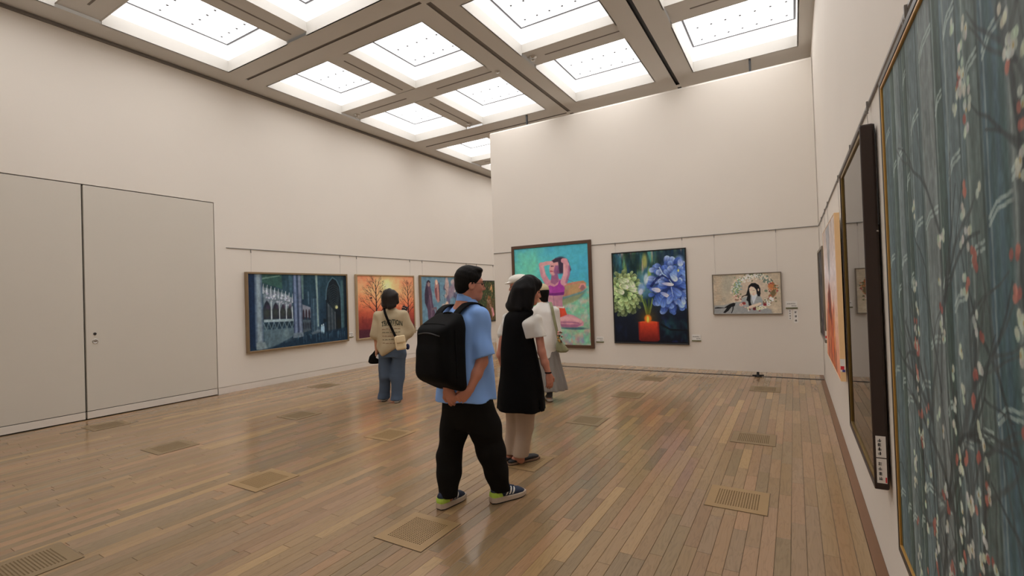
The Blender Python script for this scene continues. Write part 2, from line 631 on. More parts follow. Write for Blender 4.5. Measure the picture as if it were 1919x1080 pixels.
gm1 = grille_mesh()
gm2 = gm1.copy()
gm1.materials.append(M_brass)
gm2.materials.append(M_brass2)
well = MB().box(-.195, .195, -.195, .195, .0003, .0009).mesh('well')
well.materials.append(M_dark)
well2 = well.copy()
well2.materials.clear()
well2.materials.append(mat('dusty_well', rgb(112, 94, 68), .8, .1, 10))
rim = MB()
for (a, b, c, d) in ((-.2035, -.2005, -.2035, .2035), (.2005, .2035, -.2035, .2035), (-.2005, .2005, -.2035, -.2005), (-.2005, .2005, .2005, .2035)):
    rim.box(a, b, c, d, .0002, .0012)
rim = rim.mesh('joint')
rim.materials.append(M_under)
for (x, y, kind, lab) in [
    (-2.21, 2.41, 1, 'bright brass perforated floor grille in front of the backpack man\'s rear shoe'),
    (-.41, 3.83, 1, 'brass perforated floor grille nearest the dark framed glazed picture on the right'),
    (-.41, 5.43, 2, 'dull floor grille second from the right wall, behind the nearest one on that side'),
    (-4.05, 2.49, 1, 'brass floor grille in the left foreground, midway between door and backpack man'),
    (-4.02, 3.97, 1, 'brass floor grille on the floor left of the backpack man, below the girl in jeans'),
    (-5.86, 4.13, 2, 'faint greenish floor grille below the cathedral painting, out on the open floor'),
    (-5.95, 2.60, 2, 'plain dull floor plate in front of the closed white door'),
    (-4.07, 1.00, 2, 'floor grille cut by the bottom left corner of the picture'),
    (-2.20, 3.86, 1, 'floor grille under the toes of the woman in the black tunic'),
    (-2.20, 5.42, 2, 'floor grille on open floor right of the black tunic, second nearest her'),
    (-2.17, 6.98, 2, 'dull floor plate on open floor below the candle painting'),
    (-2.18, 8.40, 2, 'far floor plate close to the partition, below the candle painting'),
    (-.43, 8.10, 2, 'far floor plate beside the partition\'s black adjuster foot'),
    (-7.85, 2.70, 2, 'dull floor plate right at the foot of the white door'),
    (-7.45, 5.75, 2, 'faint floor plate close to the left wall below the cathedral painting'),
]:
    g = empty('floor_grille', (x, y, 0))
    tag(g, lab, 'floor grille', 'floor grilles')
    link('plate', gm1 if kind == 1 else gm2, None, g)
    link('well', well if kind == 1 else well2, None, g)
    link('joint', rim, None, g)

# ---- low plinth behind the partition end
pl = MB().box(-.25, .25, -.2, .2, .03, .38).box(-.23, .23, -.18, .18, 0, .03).build('plinth', mat('pale_wood', rgb(190, 165, 135, 1.2), .5, .05, 5, stretch=(12, 12, 1)), None, .004, seg=1)
pl.location = (-6.10, 10.05, 0)
tag(pl, 'low pale wooden plinth standing behind the left end of the partition', 'plinth')

# ---- picture rails
struct(MB().box(XL + .001, XL + .012, 4.66, 13.31, 2.526, 2.538).build('trim_4', M_rail))
struct(MB().box(XE + .01, XR - .015, YB - .012, YB - .001, 2.480, 2.492).build('trim_5', M_rail))
struct(MB().box(XR - .012, XR - .001, Y0 + .1, YB - .014, 2.480, 2.492).build('trim_6', M_rail))
# ------------------------------------------------------------------ painting: a small numpy raster kit
class Canvas:
    """colours in display sRGB 0..255; points are (u, v) fractions, v down"""

    def __init__(self, w, h, nx, ny, base, seed=1):
        self.w, self.h, self.nx, self.ny = w, h, nx, ny
        self.asp = w / h
        self.rng = np.random.default_rng(seed)
        u = np.linspace(0, 1, nx + 1)
        v = np.linspace(0, 1, ny + 1)
        self.U, self.V = np.meshgrid(u, v)
        self.c = np.zeros(self.U.shape + (3,)) + np.array(base, float)

    def noise(self, sx, sy, oct_=3):
        out = np.zeros_like(self.U)
        amp, tot = 1.0, 0
        for o in range(oct_):
            gx, gy = max(2, int(sx * 2 ** o) + 2), max(2, int(sy * 2 ** o) + 2)
            g = self.rng.random((gy + 1, gx + 1))
            X, Y = self.U * (gx - 1), self.V * (gy - 1)
            i, j = np.minimum(X.astype(int), gx - 1), np.minimum(Y.astype(int), gy - 1)
            fx, fy = X - i, Y - j
            fx, fy = fx * fx * (3 - 2 * fx), fy * fy * (3 - 2 * fy)
            out += amp * (g[j, i] * (1 - fx) * (1 - fy) + g[j, i + 1] * fx * (1 - fy) + g[j + 1, i] * (1 - fx) * fy + g[j + 1, i + 1] * fx * fy)
            tot += amp
            amp *= .5
        return out / tot

    def put(self, a, col):
        a = np.clip(a, 0, 1)[..., None]
        self.c = self.c * (1 - a) + np.array(col, float) * a

    def _sl(self, u0, u1, v0, v1):
        i0, i1 = max(0, int(u0 * self.nx) - 1), min(self.nx + 1, int(u1 * self.nx) + 3)
        j0, j1 = max(0, int(v0 * self.ny) - 1), min(self.ny + 1, int(v1 * self.ny) + 3)
        return slice(j0, max(j0, j1)), slice(i0, max(i0, i1))

    def _puts(self, sl, a, col):
        a = np.clip(a, 0, 1)[..., None]
        self.c[sl] = self.c[sl] * (1 - a) + np.array(col, float) * a

    def grad(self, stops):
        """vertical gradient, stops [(v, colour)]"""
        vs = [s[0] for s in stops]
        for k in range(3):
            self.c[..., k] = np.interp(self.V, vs, [s[1][k] for s in stops])

    def ell(self, cu, cv, ru, rv, col, rot=0, soft=.25, alpha=1.0):
        r = max(ru, rv / self.asp) * 1.5
        r2 = max(ru * self.asp, rv) * 1.5
        sl = self._sl(cu - r, cu + r, cv - r2, cv + r2)
        x, y = (self.U[sl] - cu) * self.asp, self.V[sl] - cv
        c, s = math.cos(rot), math.sin(rot)
        X, Y = x * c + y * s, -x * s + y * c
        d = np.sqrt((X / (ru * self.asp)) ** 2 + (Y / rv) ** 2)
        self._puts(sl, alpha * np.clip((1 - d) / max(soft, 1e-3) + .5, 0, 1), col)

    def petal(self, cu, cv, ln, wd, rot, c_in, c_out, alpha=1.0, edge=.55):
        """leaf-shaped dab from (cu, cv) along rot; lengths in canvas heights; shaded from base to tip"""
        m = ln * 1.1
        sl = self._sl(cu - m / self.asp, cu + m / self.asp, cv - m, cv + m)
        x, y = (self.U[sl] - cu) * self.asp, self.V[sl] - cv
        if x.size == 0:
            return
        c, s = math.cos(rot), math.sin(rot)
        X, Y = (x * c + y * s) / ln, (-x * s + y * c) / wd
        t = np.clip(X, 0, 1)
        prof = np.sqrt(np.clip(t, 0, 1)) * np.sqrt(np.clip(1 - t ** 3, 0, 1)) + 1e-3
        q = np.abs(Y) / prof
        a = alpha * np.clip((1 - q) * 5, 0, 1) * ((X > 0) & (X < 1))
        tt = (t ** .9)[..., None]
        col = np.array(c_in, float) * (1 - tt) + np.array(c_out, float) * tt
        col = col * (1 - .28 * np.clip((q - edge) / (1 - edge), 0, 1)[..., None]) * (1 - .12 * (np.abs(Y) < .08)[..., None])
        self.c[sl] = self.c[sl] * (1 - a[..., None]) + col * a[..., None]

    def line(self, pts, w0, w1, col, alpha=1.0, soft=.4):
        """tapered stroke; widths in units of the canvas height"""
        n = len(pts)
        mw = max(w0, w1) * 1.6 + .004
        us, vs = [p[0] for p in pts], [p[1] for p in pts]
        sl = self._sl(min(us) - mw / self.asp, max(us) + mw / self.asp, min(vs) - mw, max(vs) + mw)
        x, y = self.U[sl] * self.asp, self.V[sl]
        if x.size == 0:
            return
        best = np.full(x.shape, -9.0)
        for i in range(n - 1):
            a, b = pts[i], pts[i + 1]
            ax, ay, bx, by = a[0] * self.asp, a[1], b[0] * self.asp, b[1]
            dx, dy = bx - ax, by - ay
            L2 = dx * dx + dy * dy + 1e-12
            t = np.clip(((x - ax) * dx + (y - ay) * dy) / L2, 0, 1)
            d = np.hypot(x - ax - t * dx, y - ay - t * dy)
            w = w0 + (w1 - w0) * (i + t) / (n - 1)
            w = np.maximum(w, .0004)
            best = np.maximum(best, (1 - d / w))
        self._puts(sl, alpha * np.clip(best / soft + .5, 0, 1), col)

    def poly(self, pts, col, soft=.004, alpha=1.0, shade=None):
        us, vs = [p[0] for p in pts], [p[1] for p in pts]
        m = soft * 2
        sl = self._sl(min(us) - m, max(us) + m, min(vs) - m, max(vs) + m)
        x, y = self.U[sl] * self.asp, self.V[sl]
        if x.size == 0:
            return
        ins = np.zeros(x.shape, bool)
        dist = np.full(x.shape, 9.0)
        n = len(pts)
        for i in range(n):
            ax, ay = pts[i][0] * self.asp, pts[i][1]
            bx, by = pts[(i + 1) % n][0] * self.asp, pts[(i + 1) % n][1]
            if by != ay:
                cr = ((ay > y) != (by > y)) & (x < (bx - ax) * (y - ay) / (by - ay) + ax)
                ins ^= cr
            dx, dy = bx - ax, by - ay
            t = np.clip(((x - ax) * dx + (y - ay) * dy) / (dx * dx + dy * dy + 1e-12), 0, 1)
            dist = np.minimum(dist, np.hypot(x - ax - t * dx, y - ay - t * dy))
        sd = np.where(ins, dist, -dist)
        a = alpha * np.clip(sd / soft + .5, 0, 1)
        if shade is None:
            self._puts(sl, a, col)
        else:
            n_ = shade[sl][..., None]
            cc = np.array(col[0], float) * (1 - n_) + np.array(col[1], float) * n_
            self.c[sl] = self.c[sl] * (1 - a[..., None]) + cc * a[..., None]

    def mottle(self, amt, sx, sy, oct_=4):
        n = self.noise(sx, sy, oct_) - .5
        self.c = self.c * (1 + amt * n[..., None])

    def mesh(self, name, relief=None):
        """grid lying in local XZ (x right, z up), facing -Y, centred at the bottom middle"""
        nx, ny = self.nx, self.ny
        X = (self.U - .5) * self.w
        Z = (1 - self.V) * self.h
        Yv = np.zeros_like(X) if relief is None else -relief
        co = np.stack([X, Yv, Z], -1).reshape(-1, 3).astype(np.float32)
        idx = np.arange((nx + 1) * (ny + 1)).reshape(ny + 1, nx + 1)
        q = np.stack([idx[1:, :-1], idx[1:, 1:], idx[:-1, 1:], idx[:-1, :-1]], -1).reshape(-1, 4)
        me = np_mesh(name, co, q)
        g = self.c @ np.array((.3, .55, .15))
        s = np.clip((self.c * .87 + g[..., None] * .13) * .96, 0, 255) / 255
        l = np.where(s <= .04045, s / 12.92, ((s + .055) / 1.055) ** 2.4) * np.array(GAIN3)
        col = np.concatenate([np.clip(l, 0, .93).reshape(-1, 3), np.ones((len(co), 1))], 1).astype(np.float32)
        a = me.color_attributes.new('paint', 'FLOAT_COLOR', 'POINT')
        a.data.foreach_set('color', col.ravel())
        me.materials.append(M_canvas)
        return me


def np_mesh(name, co, quads, smooth=True):
    me = bpy.data.meshes.new(name)
    me.vertices.add(len(co))
    me.vertices.foreach_set('co', np.asarray(co, np.float32).ravel())
    n = len(quads)
    me.loops.add(n * 4)
    me.polygons.add(n)
    me.loops.foreach_set('vertex_index', np.asarray(quads, np.int32).ravel())
    me.polygons.foreach_set('loop_start', np.arange(0, n * 4, 4, dtype=np.int32))
    me.polygons.foreach_set('loop_total', np.full(n, 4, dtype=np.int32))
    me.polygons.foreach_set('use_smooth', np.full(n, smooth))
    me.update(calc_edges=True)
    me.validate()
    return me


def canvas_material():
    m = bpy.data.materials.new('painted_canvas')
    m.use_nodes = True
    nt = m.node_tree
    bs = nt.nodes['Principled BSDF']
    at = nt.nodes.new('ShaderNodeAttribute')
    at.attribute_name = 'paint'
    tc = nt.nodes.new('ShaderNodeTexCoord')
    nz = nt.nodes.new('ShaderNodeTexNoise')
    nz.inputs['Scale'].default_value = 60
    nz.inputs['Detail'].default_value = 5
    nt.links.new(tc.outputs['Object'], nz.inputs['Vector'])
    mr = nt.nodes.new('ShaderNodeMapRange')
    mr.inputs[3].default_value = .86
    mr.inputs[4].default_value = 1.14
    nt.links.new(nz.outputs['Fac'], mr.inputs[0])
    sc = nt.nodes.new('ShaderNodeVectorMath')
    sc.operation = 'SCALE'
    nt.links.new(at.outputs['Color'], sc.inputs[0])
    nt.links.new(mr.outputs[0], sc.inputs['Scale'])
    nt.links.new(sc.outputs[0], bs.inputs['Base Color'])
    bs.inputs['Roughness'].default_value = .6
    bs.inputs['Specular IOR Level'].default_value = .25
    bp = nt.nodes.new('ShaderNodeBump')
    bp.inputs['Strength'].default_value = .25
    bp.inputs['Distance'].default_value = .002
    nt.links.new(nz.outputs['Fac'], bp.inputs['Height'])
    nt.links.new(bp.outputs[0], bs.inputs['Normal'])
    return m


M_canvas = canvas_material()
U8 = lambda *a: a


# ---- cathedral interior, 2.25 x 1.48
def paint_cathedral(w, h):
    c = Canvas(w, h, 360, 220, (26, 48, 66), 3)
    c.grad([(0, (30, 58, 66)), (.5, (30, 54, 70)), (.82, (24, 46, 62)), (1, (16, 34, 50))])
    c.put(c.noise(14, 3) * .7 - .1, (16, 34, 52))
    c.put((c.noise(30, 2) - .45) * 1.6, (58, 84, 94))
    c.poly([(.11, -.02), (.30, -.02), (.31, .2), (.12, .12)], (44, 74, 66), .02)
    c.line([(.12, .06), (.28, .02)], .012, .008, (104, 128, 110), .7)
    c.poly([(.12, .12), (.40, .30), (.40, .62), (.13, .62)], (38, 62, 66), .03)
    # white tracery screen with five arches
    c.poly([(.125, .17), (.20, .20), (.27, .235), (.35, .275), (.395, .33), (.41, .62), (.135, .60)], (120, 126, 134), .02, .75)
    for i in range(9):
        u = .13 + .034 * i
        v = .16 + .017 * i
        c.line([(u, v + .09), (u, v + .02), (u + .004, v - .03)], .011, .003, (184, 186, 186), .8)
    for i in range(70):
        u = .13 + .27 * c.rng.random()
        v = .20 + .42 * (u - .12) + c.rng.random() * .13
        c.ell(u, v, .006, .014, (196, 190, 196) if c.rng.random() > .4 else (150, 142, 160), c.rng.random() * 3, .8, .6)
    for i, u in enumerate((.160, .240, .307, .368)):
        ru = .033 - .003 * i
        top = .37 + .03 * i
        c.poly([(u - ru, .60 + .005 * i), (u - ru, top + .08), (u - ru * .6, top + .02), (u, top - .02), (u + ru * .6, top + .02), (u + ru, top + .08), (u + ru, .60 + .005 * i)], (34, 38, 48), .012)
        c.ell(u, .52, ru * .8, .06, (58, 62, 52), 0, 1.0, .7)
        c.ell(u + .01, .44, ru * .5, .03, (62, 44, 64), 0, 1.0, .7)
        c.line([(u + ru + .006, .36 + .03 * i), (u + ru + .006, .61)], .007, .007, (168, 172, 168), .9)
    c.poly([(.13, .605), (.415, .62), (.415, .655), (.13, .64)], (150, 164, 166), .01, .9)
    for i in range(6):
        c.ell(.15 + .048 * i, .695 - .002 * i, .016, .038, (26, 44, 54), 0, .4, .9)
        c.line([(.126 + .048 * i, .65), (.15 + .048 * i, .745), (.172 + .048 * i, .65)], .006, .006, (140, 156, 158), .5)
    c.poly([(.13, .74), (.42, .74), (.42, .85), (.20, .99), (.13, .99)], (88, 106, 112), .02, .8)
    c.put((c.noise(26, 5) - .5) * 1.2 * ((c.U > .12) & (c.U < .42) & (c.V > .70)), (126, 144, 146))
    # columns
    def column(u, wd, col, dark, v0=-.02, v1=.95):
        c.poly([(u - wd, v0), (u + wd, v0), (u + wd * 1.15, v1), (u - wd * 1.15, v1)], dark, .01)
        c.line([(u, v0), (u + .004, v1)], wd * .75 * c.asp, wd * .85 * c.asp, col, .85, 1.2)
    column(.03, .035, (20, 40, 66), (14, 28, 50))
    column(.088, .032, (138, 148, 150), (44, 62, 86))
    c.poly([(.06, .90), (.135, .90), (.155, .99), (.06, .99)], (112, 124, 126), .012)
    column(.43, .018, (112, 124, 148), (34, 44, 74), -.02, .86)
    column(.475, .018, (120, 128, 144), (36, 44, 72), -.02, .84)
    for u in (.43, .475):
        c.poly([(u - .025, .82), (u + .03, .82), (u + .036, .88), (u - .03, .89)], (96, 108, 118), .01)
    c.poly([(.50, .42), (.585, .47), (.585, .62), (.50, .60)], (146, 138, 146), .015, .75)
    for u in (.51, .54, .57):
        c.ell(u, .57, .010, .075, (44, 30, 40), 0, .3, .95)
    c.poly([(.50, .64), (.585, .65), (.585, .80), (.50, .83)], (68, 78, 84), .012, .9)
    for i in range(4):
        c.ell(.51 + .022 * i, .73, .008, .05, (28, 30, 42), 0, .4, .8)
    for u in (.60, .618, .636, .654, .672):
        c.line([(u, .35), (u + .002, .82)], .009, .011, (84, 108, 120) if int(u * 1000) % 4 else (54, 76, 92), .75, 1)
    c.line([(.655, -.02), (.66, .30), (.664, .75)], .018, .010, (150, 166, 150), .75, 1.0)
    c.line([(.505, -.02), (.508, .34)], .022, .012, (110, 134, 118), .65, 1.0)
    c.line([(.39, -.02), (.39, .30)], .03, .02, (70, 96, 110), .6, 1.0)
    c.line([(.565, .25), (.568, .42)], .012, .008, (110, 134, 146), .5, 1.0)
    # vault
    c.poly([(.76, .96), (.757, .30), (.775, .17), (.805, .08), (.84, .035), (.88, .07), (.915, .16), (.932, .30), (.935, .96)], (14, 24, 32), .015)
    c.line([(.757, .36), (.765, .22), (.79, .11), (.838, .03), (.885, .07), (.92, .17), (.935, .33), (.937, .9)], .010, .010, (64, 90, 100), .9)
    for i in range(9):
        t = i / 8
        cx, top = .845 + .012 * t, .14 + .27 * t
        rw = .075 - .04 * t
        c.line([(cx - rw, top + .12), (cx - rw * .6, top + .03), (cx, top), (cx + rw * .6, top + .03), (cx + rw, top + .12)], .005, .005, (60, 72, 72), .45)
    c.ell(.878, .485, .016, .026, (206, 196, 128), 0, .6)
    c.ell(.868, .475, .022, .035, (120, 118, 80), 0, 1.4, .4)
    for i in range(8):
        u = .775 + .012 * i
        c.line([(u, .42 + .02 * i), (u, .84)], .008, .008, (132, 132, 130) if i % 3 == 1 else (74, 88, 94), .55, 1.2)
    c.ell(.90, .75, .02, .11, (22, 26, 20), 0, .8, .8)
    c.line([(.955, .1), (.962, .93)], .03, .034, (62, 92, 92), .8, 1.0)
    c.line([(.985, -.02), (.985, 1.02)], .03, .03, (12, 24, 34), .9, 1.0)
    # wet floor
    c.poly([(.14, 1.0), (.28, .95), (.5, .89), (.68, .845), (1.02, .80), (1.02, 1.02), (.14, 1.02)], (18, 40, 58), .03, .9)
    for i in range(60):
        u = .45 + .53 * c.rng.random()
        c.line([(u, .84 + .05 * c.rng.random()), (u, .9 + .08 * c.rng.random())], .005, .003, (70, 104, 124) if c.rng.random() > .5 else (14, 30, 48), .45)
    c.poly([(.585, .84), (.66, .80), (.70, .81), (.69, .84), (.6, .87)], (110, 118, 124), .02, .6)
    for u, hgt in ((.703, .11), (.722, .13)):
        c.ell(u, .80, .011, hgt / 2, (146, 172, 186), 0, .5)
        c.ell(u, .80 - hgt / 2, .006, .014, (170, 190, 200), 0, .5)
    c.poly([(.724, .65), (.756, .65), (.756, .70), (.724, .70)], (14, 28, 38), .008)
    c.mottle(.35, 50, 30, 3)
    return c


# ---- orange sunset with two bare trees
def tree(c, u, v0, v1, w, spread, seed, col=(38, 18, 22)):
    r = random.Random(seed)

    def branch(p, ang, ln, wd, dep):
        q = (p[0] + math.sin(ang) * ln / c.asp, p[1] - math.cos(ang) * ln)
        mid = ((p[0] + q[0]) / 2 + r.uniform(-.01, .01), (p[1] + q[1]) / 2)
        c.line([p, mid, q], wd, wd * .6, col, .92 if dep < 3 else .7)
        if dep < 4 and ln > .012:
            for s in (-1, 1):
                branch((p[0] * .35 + q[0] * .65, p[1] * .35 + q[1] * .65), ang + s * r.uniform(.25, .55), ln * r.uniform(.5, .7), wd * .5, dep + 1)
            branch(q, ang + r.uniform(-.2, .2), ln * .62, wd * .6, dep + 1)
    c.line([(u, v0), (u + .004, (v0 + v1) / 2), (u, v1)], w, w * .5, col)
    n = 10
    for i in range(n):
        t = .10 + .86 * i / (n - 1)
        v = v0 + (v1 - v0) * t
        s = -1 if i % 2 else 1
        ln = spread * (1.1 - .62 * t)
        branch((u, v), s * (.95 - .45 * t) + r.uniform(-.1, .1), ln * .55, w * .42, 1)
    branch((u, v1), 0, .06, w * .4, 2)


def paint_sunset(w, h):
    c = Canvas(w, h, 260, 200, (224, 120, 70), 5)
    c.grad([(0, (226, 132, 88)), (.25, (232, 146, 92)), (.45, (222, 112, 66)), (.60, (182, 70, 44)), (.72, (150, 52, 38)), (.86, (116, 36, 36)), (1, (70, 24, 34))])
    d = np.hypot((c.U - .50) * c.asp, c.V - .16)
    c.put(np.exp(-(d / .33) ** 2) * .75, (236, 184, 112))
    c.put(np.exp(-(d / .10) ** 2) * .95, (240, 220, 140))
    c.put((c.noise(5, 7) - .5) * .8, (206, 92, 58))
    c.put((c.noise(10, 3) - .5) * .9 * (c.V > .62), (176, 62, 40))
    c.poly([(-.02, .86), (.35, .88), (.7, .84), (1.02, .86), (1.02, 1.02), (-.02, 1.02)], (72, 28, 40), .03, .85)
    for i in range(14):
        u = c.rng.random()
        c.line([(u, .66), (u + .004, .86)], .004, .003, (104, 34, 30), .4)
    c.poly([(.06, .70), (.26, .69), (.26, .86), (.06, .87)], (112, 34, 34), .03, .5)
    tree(c, .30, .74, .16, .015, .42, 3)
    tree(c, .885, .70, .18, .013, .32, 9)
    c.ell(.22, .36, .018, .014, (50, 26, 26), 0, .5)
    c.ell(.39, .26, .014, .014, (50, 26, 26), 0, .5)
    c.mottle(.18, 26, 26, 3)
    return c


# ---- figures on slate blue
def paint_figures(w, h):
    c = Canvas(w, h, 150, 110, (92, 124, 138), 8)
    c.put((c.noise(7, 9) - .42) * 1.5, (72, 104, 124))
    c.put((c.noise(9, 5) - .55) * 1.5, (126, 142, 146))
    c.poly([(.0, 1.0), (.02, .93), (.2, .88), (.45, .86), (.6, 1.0)], (84, 58, 92), .04)
    # robed figure
    c.poly([(.10, .10), (.135, .08), (.165, .12), (.17, .2), (.19, .30), (.20, .48), (.24, .66), (.25, .90), (.12, .92), (.10, .60), (.06, .48), (.055, .34), (.075, .2)], (82, 58, 76), .012)
    c.poly([(.065, .25), (.11, .15), (.13, .34), (.10, .56), (.06, .48)], (52, 38, 54), .015)
    c.line([(.15, .36), (.17, .55), (.18, .88)], .02, .014, (112, 84, 98), .7)
    c.ell(.137, .14, .022, .045, (142, 108, 102), 0, .4)
    c.line([(.11, .10), (.135, .075), (.16, .10)], .016, .016, (44, 34, 50))
    # rising figure
    c.poly([(.255, .07), (.28, .045), (.31, .08), (.325, .18), (.34, .30), (.335, .46), (.30, .49), (.265, .42), (.24, .28)], (168, 112, 102), .012)
    c.ell(.283, .10, .02, .05, (222, 170, 140), 0, .4)
    c.poly([(.25, .22), (.285, .2), (.29, .44), (.26, .38)], (118, 60, 66), .015)
    c.line([(.33, .12), (.34, .45)], .012, .010, (60, 40, 56))
    # seated and kneeling group
    for i in range(46):
        u, v = .40 + .45 * c.rng.random(), .08 + .78 * c.rng.random()
        col = [(196, 158, 142), (150, 116, 122), (86, 70, 92), (60, 48, 72), (176, 140, 126)][i % 5]
        c.ell(u, v, .018 + .02 * c.rng.random(), .03 + .06 * c.rng.random(), col, c.rng.random() * 3, .5, .8)
    c.poly([(.46, .02), (.50, .0), (.53, .12), (.52, .34), (.47, .36), (.44, .2)], (172, 140, 130), .02)
    c.ell(.57, .28, .06, .14, (136, 112, 122), .3, .5, .9)
    c.poly([(.35, .90), (.40, .60), (.44, .50), (.50, .58), (.50, .90)], (182, 146, 120), .02)
    c.ell(.48, .52, .03, .05, (206, 164, 134), 0, .5)
    c.line([(.19, .60), (.26, .58), (.27, .72)], .022, .016, (104, 78, 84))
    for i in range(16):
        u, v = .40 + .4 * c.rng.random(), .1 + .6 * c.rng.random()
        c.line([(u, v), (u + .03, v + .08 * c.rng.random()), (u + .02, v + .12)], .006, .004, (46, 38, 58), .8)
    c.mottle(.25, 30, 24, 3)
    return c


# ---- woman in foliage
def paint_garden(w, h):
    c = Canvas(w, h, 90, 96, (54, 62, 32), 4)
    for i in range(420):
        u, v = c.rng.random(), c.rng.random()
        col = [(36, 46, 24), (74, 82, 40), (92, 78, 40), (44, 56, 40), (104, 92, 52), (30, 34, 22), (116, 68, 48)][i % 7]
        c.ell(u, v, .012 + .02 * c.rng.random(), .01 + .02 * c.rng.random(), col, c.rng.random() * 3, .5, .85)
    c.poly([(.60, .40), (.68, .36), (.76, .42), (.86, .62), (.96, .84), (.90, 1.0), (.52, 1.0), (.48, .74)], (88, 60, 34), .03, .85)
    c.ell(.66, .48, .07, .09, (216, 160, 132), -.2, .3)
    c.ell(.68, .42, .08, .05, (128, 78, 40), 0, .5)
    c.poly([(.66, .56), (.74, .58), (.80, .68), (.70, .70)], (206, 152, 124), .02)
    c.poly([(.76, .66), (.86, .68), (.92, .86), (.82, .92)], (212, 128, 132), .02)
    c.line([(.76, .2), (.82, .10), (.84, .26)], .03, .02, (186, 128, 74))
    for i in range(22):
        u = .55 + .4 * c.rng.random()
        c.line([(u, .44), (u + .05, .7), (u + .1 * c.rng.random(), .98)], .006, .005, (70, 44, 24) if i % 2 else (134, 92, 50), .7)
    c.mottle(.3, 40, 40, 2)
    return c


# ---- woman with raised arms on a turquoise ground
def paint_bather(w, h):
    c = Canvas(w, h, 240, 280, (70, 168, 178), 6)
    c.grad([(0, (66, 160, 176)), (.36, (64, 164, 176)), (.42, (88, 168, 152)), (.60, (110, 174, 134)), (1, (112, 168, 130))])
    d = np.hypot((c.U - .12) * c.asp, c.V - .20)
    c.put(np.exp(-(d / .26) ** 2) * (.5 + c.noise(6, 6)) * .75, (112, 196, 140))
    c.put((c.noise(5, 6) - .52) * 1.4 * (c.V < .42), (56, 146, 186))
    g = (c.V > .42)
    for col, k in (((140, 196, 150), 2.2), ((96, 150, 160), 2.0), ((196, 150, 126), 2.2), ((126, 178, 116), 1.6), ((206, 170, 150), 2.0)):
        c.put((c.noise(18, 20) - .52) * k * g, col)
    low = np.clip((c.V - .72) * 4, 0, 1)
    c.put((c.noise(16, 14) - .45) * 2.2 * low, (198, 118, 104))
    c.put((c.noise(18, 16) - .5) * 2.0 * low, (150, 108, 150))
    c.put((c.noise(18, 16) - .5) * 2.0 * low, (116, 190, 130))
    # upturned boat
    sh = c.noise(8, 8)
    c.poly([(.36, .41), (.48, .39), (.66, .395), (.80, .375), (.93, .365), (.965, .39), (.955, .44), (.90, .475), (.76, .505), (.58, .535), (.40, .55)], ((170, 96, 84), (186, 148, 84)), .008, 1, sh)
    c.poly([(.36, .41), (.62, .40), (.88, .37), (.93, .375), (.62, .43), (.38, .46)], (186, 104, 92), .012, .6)
    c.put((c.noise(9, 9) - .5) * 2.2 * ((c.U > .45) & (c.U < .9) & (c.V > .41) & (c.V < .49)), (120, 142, 96))
    c.poly([(.40, .55), (.58, .535), (.76, .505), (.92, .47), (.97, .45), (.90, .53), (.74, .58), (.52, .63)], (72, 108, 118), .02, .85)
    c.poly([(.58, .56), (.76, .52), (.94, .48), (.84, .56), (.66, .61)], (164, 146, 70), .02, .55)
    c.ell(.915, .43, .035, .032, (150, 92, 96), 0, .5, .9)
    c.line([(.88, .43), (.90, .40), (.94, .40), (.955, .43)], .008, .008, (206, 124, 110))
    class Wide:
        """draws with the figure broadened about its axis"""
        @staticmethod
        def x(u):
            return .575 + (u - .575) * 1.14

        def poly(self, pts, *a, **k):
            c.poly([(self.x(u), v) for u, v in pts], *a, **k)

        def line(self, pts, w0, w1, *a, **k):
            c.line([(self.x(u), v) for u, v in pts], w0 * 1.08, w1 * 1.08, *a, **k)

        def ell(self, u, v, ru, rv, *a, **k):
            c.ell(self.x(u), v, ru * 1.12, rv, *a, **k)
    g_ = Wide()
    # legs, folded
    skin, skd, skl = (196, 124, 132), (148, 82, 112), (222, 160, 152)
    g_.ell(.76, .835, .14, .014, (52, 84, 92), .02, .6, .85)
    g_.poly([(.58, .72), (.66, .685), (.76, .705), (.84, .745), (.875, .775), (.87, .81), (.80, .825), (.68, .825), (.58, .81)], skin, .01)
    g_.poly([(.60, .79), (.72, .80), (.85, .79), (.80, .825), (.62, .826)], skd, .015, .9)
    g_.line([(.62, .74), (.74, .735), (.84, .765)], .02, .014, skl, .6, 1)
    g_.line([(.62, .775), (.74, .775), (.82, .785)], .006, .005, skd, .8)
    # shorts
    g_.poly([(.56, .625), (.665, .63), (.69, .70), (.58, .735)], (212, 62, 36), .006)
    g_.poly([(.56, .61), (.66, .615), (.66, .635), (.56, .63)], (222, 186, 172), .005)
    g_.line([(.60, .64), (.61, .72)], .006, .004, (168, 40, 30), .7)
    # torso
    g_.poly([(.44, .47), (.655, .485), (.64, .56), (.645, .62), (.50, .605), (.46, .54)], ((196, 132, 136), (166, 100, 122)), .008, 1, np.clip((c.U - .42) * 3.2, 0, 1))
    g_.line([(.535, .49), (.545, .60)], .006, .005, (150, 88, 112), .6)
    g_.poly([(.46, .35), (.60, .33), (.68, .37), (.66, .44), (.45, .43)], skin, .01)
    # top
    g_.poly([(.465, .365), (.49, .36), (.505, .40), (.55, .415), (.595, .395), (.615, .35), (.645, .355), (.66, .41), (.675, .43), (.66, .50), (.55, .505), (.43, .495), (.425, .46), (.445, .42)], (160, 48, 136), .006)
    g_.poly([(.43, .465), (.55, .48), (.67, .47), (.66, .50), (.55, .505), (.43, .495)], (112, 32, 104), .008)
    g_.ell(.50, .445, .03, .03, (186, 70, 156), 0, 1.0, .7)
    # neck, head, hair
    g_.poly([(.525, .29), (.60, .29), (.61, .36), (.56, .395), (.51, .37)], skd, .01)
    g_.ell(.635, .20, .10, .085, (58, 40, 58), .15, .25)
    g_.poly([(.66, .15), (.72, .18), (.755, .25), (.72, .30), (.66, .28)], (62, 46, 66), .012)
